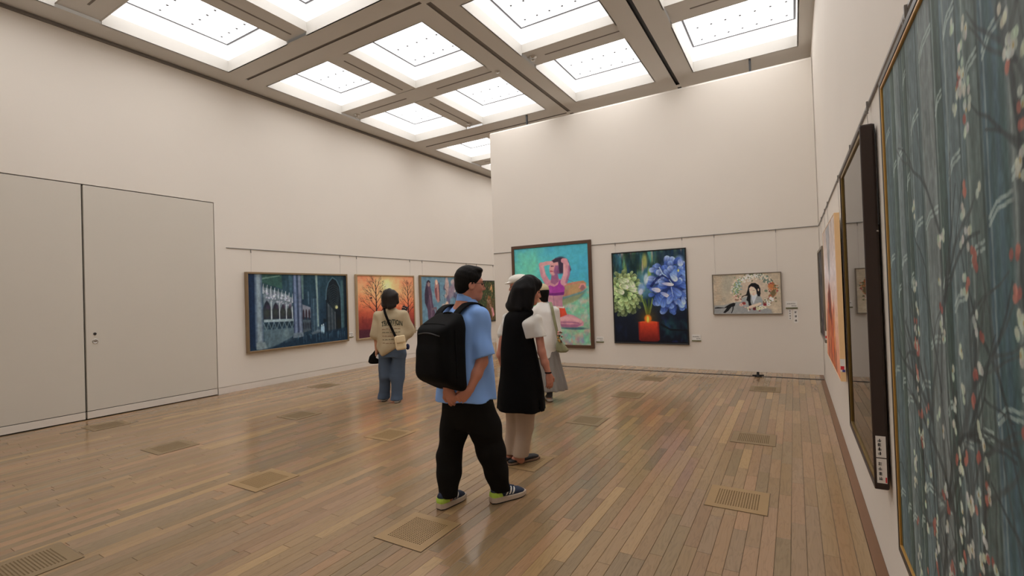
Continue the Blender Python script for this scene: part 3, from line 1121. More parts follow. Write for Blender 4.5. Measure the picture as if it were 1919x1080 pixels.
    g_.ell(.555, .215, .052, .085, ((206, 136, 130)), .25, .2)
    g_.poly([(.57, .20), (.61, .2), (.62, .28), (.57, .30), (.55, .26)], (136, 74, 112), .015, .9)
    g_.poly([(.52, .155), (.58, .125), (.64, .14), (.60, .165), (.55, .17)], (58, 40, 54), .01)
    g_.line([(.525, .205), (.55, .205)], .005, .004, (70, 44, 54))
    g_.line([(.515, .255), (.54, .258)], .007, .005, (178, 72, 84))
    # arms
    g_.line([(.475, .375), (.425, .29), (.405, .185)], .030, .026, skin, 1, .25)
    g_.line([(.405, .185), (.47, .17), (.53, .17)], .020, .017, (206, 140, 136), 1, .25)
    g_.line([(.415, .20), (.44, .30)], .012, .012, skl, .5, 1)
    g_.line([(.665, .37), (.70, .29), (.70, .20)], .034, .030, (204, 136, 140), 1, .25)
    g_.line([(.70, .21), (.69, .16), (.665, .155)], .028, .022, (200, 128, 132), 1, .25)
    g_.line([(.735, .22), (.725, .30), (.695, .375)], .012, .010, skd, .7, 1)
    g_.line([(.67, .30), (.68, .20)], .010, .010, skl, .6, 1)
    c.line([(.73, .345), (.77, .365), (.80, .37)], .003, .003, (110, 90, 110), .8)
    c.mottle(.16, 30, 36, 3)
    return c


# ---- hydrangeas and a red candle
def paint_candle(w, h):
    c = Canvas(w, h, 240, 290, (14, 20, 34), 10)
    c.grad([(0, (30, 62, 66)), (.25, (38, 78, 84)), (.5, (30, 52, 62)), (.68, (14, 22, 38)), (1, (10, 14, 26))])
    c.put((c.noise(9, 3) - .45) * 2.4 * (c.V < .45), (12, 34, 34))
    c.put((c.noise(12, 3) - .52) * 2.8 * (c.V < .45), (132, 150, 62))
    c.put((c.noise(12, 4) - .55) * 2.6 * (c.V < .4), (74, 150, 148))
    top = np.clip((.42 - c.V) * 6, 0, 1)
    c.put((c.noise(16, 4) - .46) * 3.0 * top, (120, 146, 70))
    c.put((c.noise(18, 5) - .50) * 3.0 * top, (60, 128, 128))
    c.put((c.noise(18, 5) - .56) * 3.2 * top, (26, 60, 92))
    c.put((c.noise(22, 6) - .60) * 4.0 * top, (176, 150, 130))
    c.put((c.noise(14, 5) - .50) * 3.0 * top, (16, 34, 36))
    c.poly([(.20, .0), (.40, .0), (.40, .20), (.30, .22), (.22, .16)], (14, 32, 30), .06, .7)
    c.ell(.46, .10, .035, .08, (152, 148, 66), 0, .8, .85)
    c.poly([(.6, 0), (1, 0), (1, .14), (.8, .18), (.66, .12)], (20, 36, 60), .06, .7)
    c.ell(.93, .12, .05, .05, (122, 146, 196), 0, .8, .8)
    # centre light
    c.poly([(.34, .26), (.50, .20), (.58, .30), (.54, .46), (.40, .52), (.34, .40)], (76, 124, 140), .08, .8)
    c.ell(.52, .28, .025, .10, (150, 172, 72), 0, .6, .85)
    # green hydrangea: petals from the dark outside to the pale front
    r = random.Random(21)
    c.ell(.17, .47, .21, .20, (66, 84, 44), 0, .5, .9)
    for ring, (n, rad, li) in enumerate(((34, 1.0, .62), (30, .82, .78), (26, .62, .92), (22, .42, 1.02), (16, .22, 1.1))):
        for k in range(n):
            a = 2 * math.pi * (k + r.random() * .6) / n
            u, v = .160 + .205 * rad * math.cos(a), .450 + .205 * rad * math.sin(a)
            lit = li * (1.22 - .36 * (v - .26) / .40) * r.uniform(.88, 1.14)
            ci = (np.array((92, 116, 52)) if r.random() > .3 else np.array((128, 132, 60))) * lit
            co = np.array((196, 212, 140)) * lit
            c.petal(u, v, r.uniform(.050, .075), r.uniform(.026, .040), a + r.uniform(-.9, .9) + .4, ci, np.minimum(co, 238), .95)
    for (u, v, rot) in ((.06, .30, .2), (.12, .28, .5), (.18, .33, .9), (.21, .40, .2), (.05, .40, .6), (.24, .30, 1.1), (.10, .36, .3)):
        c.petal(u, v, .095, .050, rot, (136, 150, 88), (226, 226, 186), .95)
    # blue hydrangea
    c.ell(.82, .38, .24, .24, (30, 46, 104), 0, .5, .9)
    for ring, (n, rad) in enumerate(((26, 1.0), (22, .8), (20, .6), (14, .4), (10, .2))):
        for k in range(n):
            a = 2 * math.pi * (k + r.random() * .6) / n
            u, v = .80 + .235 * rad * math.cos(a), .38 + .235 * rad * math.sin(a)
            t = r.random()
            ci = np.array((24, 38, 104)) * (1 - t) + np.array((40, 66, 150)) * t
            co = np.array([(92, 124, 196), (76, 106, 182), (136, 162, 214), (172, 188, 226)][r.randint(0, 3)])
            c.petal(u, v, r.uniform(.07, .11), r.uniform(.040, .060), a + r.uniform(-1.0, 1.0), ci, co, .95)
    for (u, v, ln, wd, rot, ci, co) in ((.88, .20, .12, .055, 1.9, (70, 108, 190), (168, 190, 232)), (.92, .22, .11, .05, .6, (64, 100, 184), (150, 178, 228)), (.80, .25, .11, .05, .9, (104, 140, 206), (206, 206, 226)),
                                         (.93, .10, .08, .05, 1.4, (96, 120, 190), (190, 196, 226)), (.68, .355, .13, .030, .15, (150, 150, 200), (236, 214, 220)), (.54, .41, .10, .042, .25, (150, 160, 208), (232, 206, 216)),
                                         (.66, .45, .10, .035, .5, (110, 130, 200), (222, 202, 222)), (.80, .40, .14, .06, .7, (36, 58, 140), (120, 150, 214)), (.84, .47, .13, .055, 2.2, (44, 70, 158), (140, 166, 222)),
                                         (.92, .38, .12, .05, .3, (44, 74, 160), (126, 156, 218)), (.60, .47, .12, .06, 1.1, (36, 60, 140), (104, 138, 204)), (.72, .50, .12, .05, 1.8, (40, 66, 150), (116, 148, 212)), (.88, .54, .10, .045, .9, (70, 100, 180), (160, 184, 226)), (.95, .50, .09, .04, 1.4, (80, 110, 186), (190, 200, 230))):
        c.petal(u, v, ln, wd, rot, ci, co)
    c.ell(.91, .225, .012, .014, (206, 200, 90), 0, .6)
    c.line([(.66, .18), (.70, .25), (.77, .30), (.83, .37)], .006, .003, (176, 192, 230), .9)
    c.line([(.54, .38), (.62, .30), (.70, .27), (.78, .31)], .014, .008, (18, 28, 78), .8)
    c.line([(.81, .40), (.83, .50)], .005, .003, (176, 192, 228), .7)
    c.ell(.40, .40, .05, .06, (120, 150, 196), .2, .6, .8)
    c.ell(.39, .44, .03, .035, (206, 196, 214), .3, .6, .8)
    c.ell(.47, .30, .03, .06, (214, 212, 206), .1, .6, .7)
    # stems, candle glow
    for a, b, col in (((.40, .50), (.47, .70), (120, 140, 50)), ((.44, .52), (.48, .70), (70, 96, 36)), ((.55, .52), (.49, .70), (110, 128, 48)), ((.50, .52), (.485, .70), (58, 84, 32))):
        c.line([a, ((a[0] + b[0]) / 2 + .005, (a[1] + b[1]) / 2), b], .006, .012, col, .9, .7)
    d = np.hypot((c.U - .475) * c.asp, c.V - .72)
    c.put(np.exp(-(d / .10) ** 2) * .55, (120, 84, 20))
    c.poly([(.345, .775), (.62, .775), (.625, .97), (.60, .985), (.37, .985), (.345, .97)], ((204, 50, 24), (88, 16, 16)), .006, 1, np.clip((c.V - .80) / .20, 0, 1))
    c.ell(.4825, .775, .137, .014, (214, 66, 26), 0, .3)
    c.line([(.35, .78), (.352, .96)], .010, .010, (132, 24, 18), .7, 1)
    c.line([(.617, .78), (.62, .96)], .010, .010, (120, 22, 18), .7, 1)
    c.ell(.478, .735, .05, .042, (222, 104, 18), 0, .45)
    c.ell(.476, .74, .018, .034, (240, 196, 60), 0, .7)
    # lower sides
    low = np.clip((c.V - .66) * 8, 0, 1) * (np.abs(c.U - .48) > .16)
    c.put((c.noise(9, 8) - .52) * 2.4 * low * (c.U > .6), (24, 64, 68))
    c.put((c.noise(12, 10) - .6) * 3.4 * low * (c.U > .66), (28, 44, 110))
    c.put((c.noise(12, 10) - .55) * 2.0 * low * (c.U < .3), (20, 34, 62))
    c.line([(.66, .80), (.78, .855), (1, .86)], .012, .008, (10, 12, 18), .8)
    c.put(.9 * (c.V > .988), (12, 10, 14))
    c.mottle(.18, 34, 40, 3)
    return c


# ---- black haired woman in a wreath
def paint_wreath(w, h):
    c = Canvas(w, h, 260, 170, (186, 160, 130), 12)
    c.put((c.noise(6, 5) - .42) * 1.6, (150, 134, 112))
    c.put((c.noise(10, 8) - .55) * 2.0, (200, 176, 146))
    for i in range(5):
        for j in range(14):
            c.ell(.03 + .022 * i + .011 * (j % 2), .05 + .046 * j, .005, .011, (150, 104, 70), .6, .6, .75)
            c.ell(.88 + .022 * i + .011 * (j % 2), .05 + .05 * j, .005, .011, (160, 120, 88), .6, .6, .35)
    c.ell(.22, .25, .10, .3, (150, 142, 122), .2, 1.2, .6)
    c.poly([(.0, .79), (.15, .78), (.35, .70), (.50, .72), (.72, .80), (.86, .92), (.86, 1.02), (-.02, 1.02)], (140, 136, 132), .04, .9)
    c.ell(.62, .45, .22, .38, (192, 164, 138), 0, .5, .7)
    # wreath
    for i in range(620):
        a = c.rng.random() * 2 * math.pi
        r = 1 + c.rng.normal() * .11
        u, v = .625 + .275 * r * math.cos(a), .44 + .40 * r * math.sin(a)
        if .70 < v and u < .46:
            continue
        t = math.degrees(a) % 360
        if t > 330 or t < 25:
            pal = [(176, 92, 52), (150, 56, 60), (98, 92, 52), (196, 120, 70), (84, 84, 54)]
        elif 25 <= t < 75:
            pal = [(226, 216, 196), (206, 194, 160), (112, 110, 74), (160, 80, 76)]
        elif 75 <= t < 130:
            pal = [(210, 196, 156), (120, 40, 46), (222, 212, 186), (96, 100, 62), (180, 116, 96)]
        elif 130 <= t < 170:
            pal = [(206, 160, 138), (212, 186, 160), (98, 104, 64), (150, 66, 60)]
        elif 170 <= t < 225:
            pal = [(110, 130, 86), (120, 146, 140), (148, 156, 76), (196, 196, 176)]
        elif 225 <= t < 285:
            pal = [(228, 222, 204), (214, 206, 184), (98, 108, 76), (220, 196, 174)]
        else:
            pal = [(96, 112, 96), (120, 126, 108), (206, 196, 172), (84, 100, 84), (216, 184, 160)]
        c.ell(u, v,   .007 + .009 * c.rng.random(), .010 + .014 * c.rng.random(), pal[c.rng.integers(len(pal))], c.rng.random() * 3, .45, .92)
    for i in range(36):
        a = 2.6 + c.rng.random() * 1.6
        c.ell(.615 + .34 * math.cos(a), .46 + .50 * math.sin(a), .016, .010, (208, 182, 156), a, .6, .7)
    c.ell(.86, .635, .03, .036, (232, 226, 208), .3, .3)
    c.ell(.862, .33, .042, .06, (186, 104, 54), 0, .5)
    c.ell(.895, .50, .035, .07, (112, 92, 58), .4, .5)
    c.ell(.79, .44, .024, .03, (108, 116, 92), .2, .4)
    # woman
    c.poly([(.44, .60), (.52, .56), (.62, .50), (.70, .55), (.735, .66), (.74, .80), (.50, .84), (.40, .80)], (150, 148, 142), .012)
    c.poly([(.58, .52), (.665, .52), (.63, .66), (.605, .76), (.585, .66)], (196, 190, 196), .01)
    hair = (22, 20, 22)
    c.poly([(.525, .40), (.54, .30), (.585, .235), (.64, .235), (.69, .29), (.71, .38), (.712, .50), (.70, .575), (.672, .57), (.655, .50), (.64, .44), (.56, .36), (.55, .46), (.565, .56), (.56, .70), (.575, .80), (.535, .82), (.525, .70), (.50, .66), (.52, .55), (.47, .555), (.425, .60), (.44, .56), (.50, .52)], hair, .01)
    c.poly([(.548, .36), (.575, .315), (.62, .34), (.65, .41), (.655, .50), (.63, .545), (.60, .555), (.565, .50), (.548, .43)], (220, 180, 152), .008)
    c.line([(.60, .42), (.63, .42)], .005, .004, (120, 90, 80), .7)
    c.line([(.60, .51), (.615, .513)], .006, .004, (176, 92, 84), .8)
    c.ell(.682, .41, .010, .035, (214, 176, 150), 0, .4)
    c.poly([(.01, .845), (.06, .83), (.16, .845), (.24, .76), (.30, .725), (.335, .735), (.32, .81), (.27, .83), (.22, .93), (.17, .985), (.14, .975), (.20, .85), (.08, .865), (.01, .865)], hair, .008)
    c.line([(.30, .80), (.29, .90), (.27, .98)], .012, .010, hair)
    c.line([(.55, .84), (.62, .80), (.70, .755)], .035, .028, (216, 178, 150), 1, .4)
    c.line([(.48, .77), (.44, .74), (.40, .76)], .02, .014, (200, 150, 126))
    for (u, v, col) in ((.615, .885, (104, 34, 40)), (.665, .885, (206, 196, 146)), (.70, .86, (216, 200, 160)), (.75, .85, (212, 190, 160)), (.77, .78, (150, 48, 54)), (.46, .74, (150, 56, 50)), (.42, .78, (214, 160, 140)), (.82, .78, (222, 212, 190))):
        c.ell(u, v, .028, .036, col, 0, .4)
        c.ell(u, v, .010, .012, tuple(x * .7 for x in col), 0, .6)
    c.mottle(.14, 44, 30, 3)
    return c


# ---- abstract orange flame on cream
def paint_flame(w, h):
    c = Canvas(w, h, 90, 150, (206, 172, 150), 14)
    c.grad([(0, (176, 148, 128)), (.35, (204, 180, 172)), (.6, (214, 160, 130)), (1, (210, 116, 76))])
    c.poly([(.28, -.02), (.62, -.02), (.58, .25), (.48, .40), (.40, .25)], (112, 108, 104), .08, .8)
    c.put((c.noise(6, 3) - .5) * 1.6 * (c.V < .5), (214, 196, 192))
    c.poly([(.30, .52), (.40, .40), (.46, .48), (.52, .44), (.56, .60), (.62, .74), (.70, 1.02), (.12, 1.02), (.16, .74)], (150, 60, 34), .05, .95)
    for i in range(60):
        u = .12 + .66 * c.rng.random()
        v = .5 + .4 * c.rng.random()
        col = [(222, 96, 30), (196, 60, 24), (112, 38, 30), (236, 136, 62), (84, 32, 34), (214, 120, 80)][i % 6]
        c.line([(u, v), (u + c.rng.normal() * .03, v + .12), (u + c.rng.normal() * .04, v + .3)], .03, .015, col, .75, 1)
    c.poly([(.38, .44), (.46, .42), (.52, .56), (.50, .70), (.40, .66)], (92, 40, 34), .04, .8)
    c.mottle(.2, 20, 30, 3)
    return c


# ---- tall dark abstract near the corner
def paint_dark(w, h):
    c = Canvas(w, h, 40, 60, (34, 32, 34), 15)
    c.put((c.noise(4, 5) - .4) * 2, (74, 68, 66))
    c.put((c.noise(6, 8) - .55) * 3, (128, 116, 108))
    c.put((c.noise(5, 5) - .6) * 4 * (c.V > .6), (124, 54, 58))
    c.mottle(.3, 12, 16, 3)
    return c


# ---- bamboo grove with plum blossom (big, close to the camera)
def paint_bamboo(w, h):
    c = Canvas(w, h, 480, 460, (92, 108, 108), 16)
    c.put((c.noise(26, 2) - .42) * 2.2, (58, 84, 82))
    c.put((c.noise(18, 2) - .50) * 2.4, (130, 136, 134))
    c.put((c.noise(34, 3) - .55) * 2.6, (48, 70, 58))
    c.put((c.noise(12, 3) - .55) * 2.4, (86, 114, 128))
    c.put((c.noise(70, 12) - .5) * 1.1, (116, 130, 128))
    r = random.Random(5)
    # bamboo culms: (u at the top, half width, colours); u=0 is the far edge
    for (u, hw, colA, colB) in ((.04, .03, (100, 120, 130), (84, 104, 110)), (.12, .018, (66, 88, 76), (84, 102, 96)), (.185, .03, (122, 130, 130), (98, 114, 116)), (.265, .014, (54, 76, 62), (68, 88, 80)),
                                (.345, .035, (104, 120, 126), (84, 102, 104)), (.45, .045, (132, 134, 132), (112, 120, 118)), (.525, .020, (52, 74, 62), (70, 92, 86)), (.60, .030, (112, 124, 128), (88, 106, 108)),
                                (.69, .028, (100, 114, 108), (82, 98, 92)), (.78, .040, (70, 100, 122), (52, 84, 82)), (.865, .045, (130, 130, 126), (106, 112, 108)), (.95, .03, (88, 108, 108), (64, 86, 82))):
        for k in range(7):
            du = (k - 3) / 3 * hw
            t = r.random()
            col = tuple(colA[i] * (1 - t) + colB[i] * t for i in range(3))
            c.line([(u + du, -.02), (u + du + .006, .5), (u + du + .016, 1.02)], hw * .26 * c.asp, hw * .26 * c.asp, col, .7, 1.3)
        c.line([(u + hw, -.02), (u + hw + .008, .5), (u + hw + .016, 1.02)], .0035, .0035, (44, 62, 60), .6, 1)
        c.line([(u - hw, -.02), (u - hw + .008, .5), (u - hw + .016, 1.02)], .0028, .0028, (150, 158, 152), .55, 1)
        v = r.uniform(.02, .2)
        while v < 1:
            for dv in (0, .008):
                c.line([(u - hw, v + .018 + dv), (u - hw * .3, v + dv + .004), (u + hw, v + dv)], .0028, .0022, (168, 180, 172), .75)
            v += r.uniform(.17, .27)
    # dark plum branches
    def twig(p, ang, ln, wd, dep):
        pts = [p]
        a = ang
        for k in range(5):
            a += r.uniform(-.28, .28)
            q = pts[-1]
            pts.append((q[0] + math.sin(a) * ln / 5 / c.asp, q[1] - math.cos(a) * ln / 5))
        c.line(pts, wd * .6, wd * .3, (52, 58, 60) if r.random() > .4 else (74, 78, 78), .62, .9)
        if dep < 3:
            for k in range(3):
                j = r.randint(1, 5)
                twig(pts[j], a + r.choice((-1, 1)) * r.uniform(.3, .9), ln * r.uniform(.45, .7), wd * .6, dep + 1)
    for (u, v, a, ln, wd) in ((.36, 1.05, .15, .50, .016), (.48, 1.02, -.1, .48, .020), (.56, .98, .5, .42, .020), (.30, .85, .1, .38, .012), (.62, 1.0, .1, .55, .018), (.47, .75, .05, .40, .013),
                              (.83, .45, -.05, .42, .016), (.85, .75, .1, .45, .016), (.90, .98, .1, .45, .020), (.56, .80, -.5, .34, .014), (.68, .92, .5, .32, .014), (.16, .95, 0, .30, .007), (.42, 1.0, .6, .30, .014), (.52, .70, .3, .30, .012)):
        twig((u, v), a, ln, wd, 1)
    # blossoms in hanging trails
    trails = [(.30, .28, .55), (.28, .50, 1.0), (.49, .34, .52), (.62, .08, .45), (.655, .04, .98), (.60, .42, 1.0), (.55, .52, 1.0), (.68, .32, .92), (.815, .05, .30),
              (.84, .04, .34), (.83, .38, .60), (.85, .62, .98), (.36, .62, 1.0), (.45, .62, 1.0), (.95, .08, .9), (.20, .70, 1.0)]
    for (u, v0, v1) in trails:
        n = int((v1 - v0) * 34)
        for k in range(n):
            v = r.uniform(v0, v1)
            uu = u + r.gauss(0, .010) + .012 * math.sin(v * 9)
            red = r.random() < .27
            for m_ in range(r.randint(2, 4)):
                col = (188, 98, 80) if red else (r.randint(176, 200), r.randint(176, 198), r.randint(158, 176))
                if red and r.random() < .4:
                    col = (168, 78, 68)
                c.ell(uu + r.gauss(0, .006), v + r.gauss(0, .006), .0065, .0062, col, r.random() * 3, .4, .92)
            if not red and r.random() < .5:
                c.ell(uu, v, .003, .003, (180, 150, 90), 0, .6)
    g = c.c.mean(-1, keepdims=True)
    c.c = (c.c * .84 + g * .16) * np.array((.86, .86, .83)) + (c.noise(60, 10)[..., None] - .5) * 30
    c.mottle(.34, 140, 70, 3)
    return c
# ------------------------------------------------------------------ hanging the pictures
def frame_mesh(name, w, h, fw, y0, y1, bev=.004, lip=None):
    """mitred frame, outer size w x h; x centred, z from 0; y0 (front, negative) to y1 (back)"""
    v, f = [], []
    lip = lip if lip is not None else 0

    def loop(i, y):
        n = len(v)
        v.extend([(-w / 2 + i, y, i), (w / 2 - i, y, i), (w / 2 - i, y, h - i), (-w / 2 + i, y, h - i)])
        return n
    L = [loop(0, y1), loop(0, y0 + bev), loop(bev, y0), loop(fw - bev, y0 + lip), loop(fw, y0 + lip + bev), loop(fw, y1)]
    for a, b in zip(L, L[1:] + L[:1]):
        for i in range(4):
            j = (i + 1) % 4
            f.append((a + i, a + j, b + j, b + i))
    me = bpy.data.meshes.new(name)
    me.from_pydata(v, [], f)
    bm = bmesh.new()
    bm.from_mesh(me)
    bmesh.ops.recalc_face_normals(bm, faces=bm.faces)
    bm.to_mesh(me)
    bm.free()
    return me


ROT = {'back': 0.0, 'left': math.pi / 2, 'right': -math.pi / 2}


def wall_loc(wall, a, z):
    return {'back': (a, YB, z), 'left': (XL, a, z), 'right': (XR, a, z)}[wall]


def hang(wall, a0, a1, z0, z1, fn, label, frame_mat, fw, depth, gap=.008, recess=.012, liner=None, hooks=(), rail=2.49, glass=False, side_mat=None, mirror=False):
    w, h = abs(a1 - a0), z1 - z0
    root = empty('painting', wall_loc(wall, (a0 + a1) / 2, z0), ROT[wall])
    tag(root, label, 'painting')
    link('frame', frame_mesh('frame', w, h, fw, -depth, -gap), frame_mat, root)
    ins = fw
    if liner:
        lm, lw, ld = liner
        o = link('liner', frame_mesh('liner', w - 2 * ins, h - 2 * ins, lw, -depth + ld, -gap, .002), lm, root)
        o.location.z = ins
        ins += lw
    c = fn(w - 2 * ins, h - 2 * ins)
    o = link('canvas', c.mesh('canvas'), None, root)
    o.location = (0, -depth + recess, ins)
    MB().box(-w / 2 + .01, w / 2 - .01, -depth + recess + .004, -gap, .01, h - .01).build('stretcher', M_back, root)
    if glass:
        MB().box(-w / 2 + ins - .002, w / 2 - ins + .002, -depth + recess - .008, -depth + recess - .005, ins - .002, h - ins + .002).build('glass', M_glass, root)
    for hx in hooks:
        x = {'back': hx - (a0 + a1) / 2, 'left': hx - (a0 + a1) / 2, 'right': (a0 + a1) / 2 - hx}[wall]
        zt = rail - z0
        hk = MB().box(x - .006, x + .006, -.020, -.010, zt - .045, zt + .004).box(x - .004, x + .004, -.026, -.012, zt - .060, zt - .045).build('hook', M_rail, root)
        MB().tube([(x, -.018, zt - .05), (x, -.012, h - .02)], .0014, 6).build('wire', M_wire, root)
    return root


M_back = mat('stretcher_wood', (.35, .27, .18, 1), .7, .1, 12)
M_fgold = mat('champagne_gold', rgb(124, 106, 82, 1.5), .32, .08, 8, metal=.55)
M_fgold2 = mat('pale_gold', rgb(156, 136, 108, 1.5), .34, .08, 8, metal=.45)
M_fbrown = mat('bronze_brown', rgb(70, 48, 34, 1.6), .4, .12, 8, stretch=(3, 3, 20))
M_fblack = mat('black_lacquer', (.010, .009, .010, 1), .35, .1, 8)
M_fespresso = mat('espresso_wood', rgb(40, 26, 20, 1.3), .38, .15, 5, stretch=(10, 10, 1))
M_fgrey = mat('grey_metal', rgb(120, 112, 102, 1.4), .35, .05, 8, metal=.5)
M_fbeige = mat('raw_beige_wood', rgb(206, 172, 128, 1.5), .6, .06, 8)
M_goldl = mat('old_gold', rgb(168, 130, 66, 1.4), .38, .12, 10, metal=.5)
M_goldd = mat('dark_gold', rgb(112, 90, 44, 1.4), .4, .12, 10, metal=.5)


def glass_material():
    m = bpy.data.materials.new('picture_glass')
    m.use_nodes = True
    nt = m.node_tree
    nt.nodes.remove(nt.nodes['Principled BSDF'])
    out = nt.nodes['Material Output']
    g = nt.nodes.new('ShaderNodeBsdfGlossy')
    g.inputs['Roughness'].default_value = .015
    t = nt.nodes.new('ShaderNodeBsdfTransparent')
    fr = nt.nodes.new('ShaderNodeFresnel')
    fr.inputs['IOR'].default_value = 2.3
    nz = nt.nodes.new('ShaderNodeTexNoise')
    nz.inputs['Scale'].default_value = 1.5
    mx = nt.nodes.new('ShaderNodeMixShader')
    nt.links.new(fr.outputs[0], mx.inputs[0])
    nt.links.new(t.outputs[0], mx.inputs[1])
    nt.links.new(g.outputs[0], mx.inputs[2])
    nt.links.new(mx.outputs[0], out.inputs['Surface'])
    return m


M_glass = glass_material()

hang('left', 4.966, 7.225, .645, 2.115, paint_cathedral, 'dark blue painting of a cathedral interior with arches in a champagne gold frame', M_fgold, .035, .075, hooks=(5.095, 7.083), rail=2.525, recess=.02)
hang('left', 7.470, 9.375, .635, 2.12, paint_sunset, 'orange sunset painting with two bare black trees in a pale gold frame', M_fgold2, .032, .075, hooks=(7.541, 9.286), rail=2.525, recess=.02)
hang('left', 9.611, 11.92, .60, 2.135, paint_figures, 'slate blue painting of robed figures, partly behind the backpack man', M_fgold, .035, .075, hooks=(9.758, 11.755), rail=2.525, recess=.02)
hang('left', 12.12, 13.33, .69, 2.02, paint_garden, 'small dark green painting of a long haired woman in foliage, beside the man\'s face', M_fblack, .03, .045, hooks=(12.29, 13.24), rail=2.525)
hang('back', -5.345, -3.495, .405, 2.60, paint_bather, 'tall turquoise painting of a woman in a purple top with raised arms', M_fbrown, .065, .06, recess=.02)
hang('back', -3.075, -1.675, .523, 2.295, paint_candle, 'dark painting of green and blue hydrangeas above a red candle', M_fblack, .022, .04, hooks=(-2.999, -1.74), recess=.008)
hang('back', -1.25, -.178, 1.07, 1.779, paint_wreath, 'small beige painting of a black haired woman inside a flower wreath', M_fgrey, .016, .04, hooks=(-1.193, -.235), recess=.01)
hang('right', 7.02, 8.20, .82, 2.02, paint_dark, 'dark picture in a grey frame on the right wall, nearest the corner', M_fgrey, .03, .075, recess=.015, hooks=(7.2, 8.05))
hang('right', 4.89, 6.75, .72, 2.15, paint_flame, 'unframed orange and grey abstract canvas with beige edges on the right wall', M_fbeige, .010, .067, gap=.027, recess=.002, hooks=(5.05, 6.6))
def paint_glazed(w, h):
    c = Canvas(w, h, 40, 60, (116, 106, 94), 19)  # pale tones under the glass brighten its reflection of the wall
    c.put((c.noise(4, 6) - .45) * 1.8, (130, 120, 108))
    c.put((c.noise(6, 6) - .55) * 2.0, (96, 90, 84))
    return c


glz = hang('right', 2.93, 4.165, .53, 2.335, paint_glazed, 'large glazed picture in a deep dark brown box frame, reflecting the partition', M_fespresso, .022, .070, gap=.010, recess=.022, liner=(M_goldd, .022, .006), hooks=(3.1, 4.0), glass=True)
for o in glz.children:
    if o.name.startswith('frame'):
        bv = o.modifiers.new('bevel', 'BEVEL')
        bv.width = .012
        bv.segments = 3
        bv.limit_method = 'ANGLE'
        bv.angle_limit = math.radians(60)
hang('right', .78, 2.262, .548, 2.302, paint_bamboo, 'huge close-up painting of blue green bamboo with white and red plum blossoms', M_fblack, .026, .077, gap=.02, recess=.008, liner=(M_goldl, .011, .001), hooks=(2.1, 1.0))
# clips and cord at the side of the glazed picture
side = -(2.93 - (2.93 + 4.165) / 2)
MB().ring([(.003, 0), (.005, .003), (.005, .007), (.003, .010)], 10, (side + .001, -.016, 1.27), 'x').build('screw_eye', M_steel, glz)
MB().tube([(side - .01, -.012, 1.80), (side + .012, -.010, 1.74), (side + .016, -.010, 1.60), (side + .012, -.012, 1.30)], .003, 6).build('cord', M_black, glz)

# ------------------------------------------------------------------ caption cards
M_card = mat('white_card', (.86, .83, .79, 1), .6, .02, 10)
M_ink = mat('printed_ink', (.03, .03, .03, 1), .6, .05, 10)
M_olive = mat('olive_strip', rgb(92, 92, 62, 1.4), .5, .08, 20)
M_red = mat('red_print', rgb(190, 40, 50, 1.3), .5, .05, 10)
M_blue = mat('blue_print', rgb(60, 60, 130, 1.3), .5, .05, 10)


def glyph(mb, x, z, s, seed, y=-.0062):
    """a small printed character: a few strokes inside a square"""
    r = random.Random(seed)
    t = s * .16
    for k in range(r.randint(2, 3)):
        zz = z + s * (k + .2) / 3
        mb.box(x + s * .08 * r.random(), x + s * (1 - .2 * r.random()), y, y + .0008, zz, zz + t)
    for k in range(r.randint(1, 2)):
        xx = x + s * (.15 + .5 * r.random())
        mb.box(xx, xx + t, y, y + .0008, z, z + s)
    return mb


def card(wall, a, z, w, h, label, strip=True, rows=((.55, .10, .7), (.22, .5, .4)), vertical=None, seed=1):
    root = empty('caption_card', wall_loc(wall, a, z), ROT[wall])
    tag(root, label, 'caption card', 'caption cards beside the paintings')
    MB().box(-w / 2, w / 2, -.005, -.0006, 0, h).build('card', M_card, root)
    if strip:
        MB().box(-w / 2 - .003, w / 2 + .003, -.016, -.0006, -.016, .004).build('holder', M_olive, root)
    tx = MB()
    if vertical:
        n, s = vertical
        for k in range(n):
            glyph(tx, -s / 2, h - (k + 1) * h / (n + .35), s, seed * 31 + k)
    else:
        for q, (rz, rx, ln) in enumerate(rows):
            x = -w / 2 + w * rx
            sz = h * .15
            k = 0
            while x < -w / 2 + w * min(.95, rx + ln):
                glyph(tx, x, h * rz, sz, seed * 97 + q * 13 + k)
                x += sz * 1.15
                k += 1
    tx.build('print', M_ink, root)
    return root


card('back', -3.385, .545, .15, .10, 'small white caption card right of the turquoise bather painting', seed=2)
card('back', -1.555, .605, .15, .105, 'small white caption card right of the candle painting', seed=3)
card('back', -.048, 1.175, .165, .105, 'white caption card with olive strip right of the wreath painting', seed=4)
card('back', -.075, .975, .048, .175, 'narrow vertical name slip, left of two under the wreath caption', strip=False, vertical=(4, .022), seed=5)
card('back', .005, .925, .060, .225, 'taller vertical slip with three large characters under the wreath caption', strip=False, vertical=(3, .034), seed=6)
card('left', 7.325, .725, .13, .105, 'small white caption card between the cathedral and sunset paintings', seed=7)
card('left', 9.455, .70, .11, .10, 'small caption card between the sunset painting and the slate blue one', seed=8)
card('left', 9.455, .52, .045, .15, 'vertical slip under the caption beside the sunset painting', strip=False, vertical=(4, .02), seed=9)
card('right', 2.62, .66, .18, .11, 'white caption card on the wall between glazed picture and bamboo painting', seed=10)
c_ = card('right', 2.50, .40, .06, .22, 'vertical slip low on the wall between glazed picture and bamboo painting', strip=False, vertical=(6, .024), seed=11)
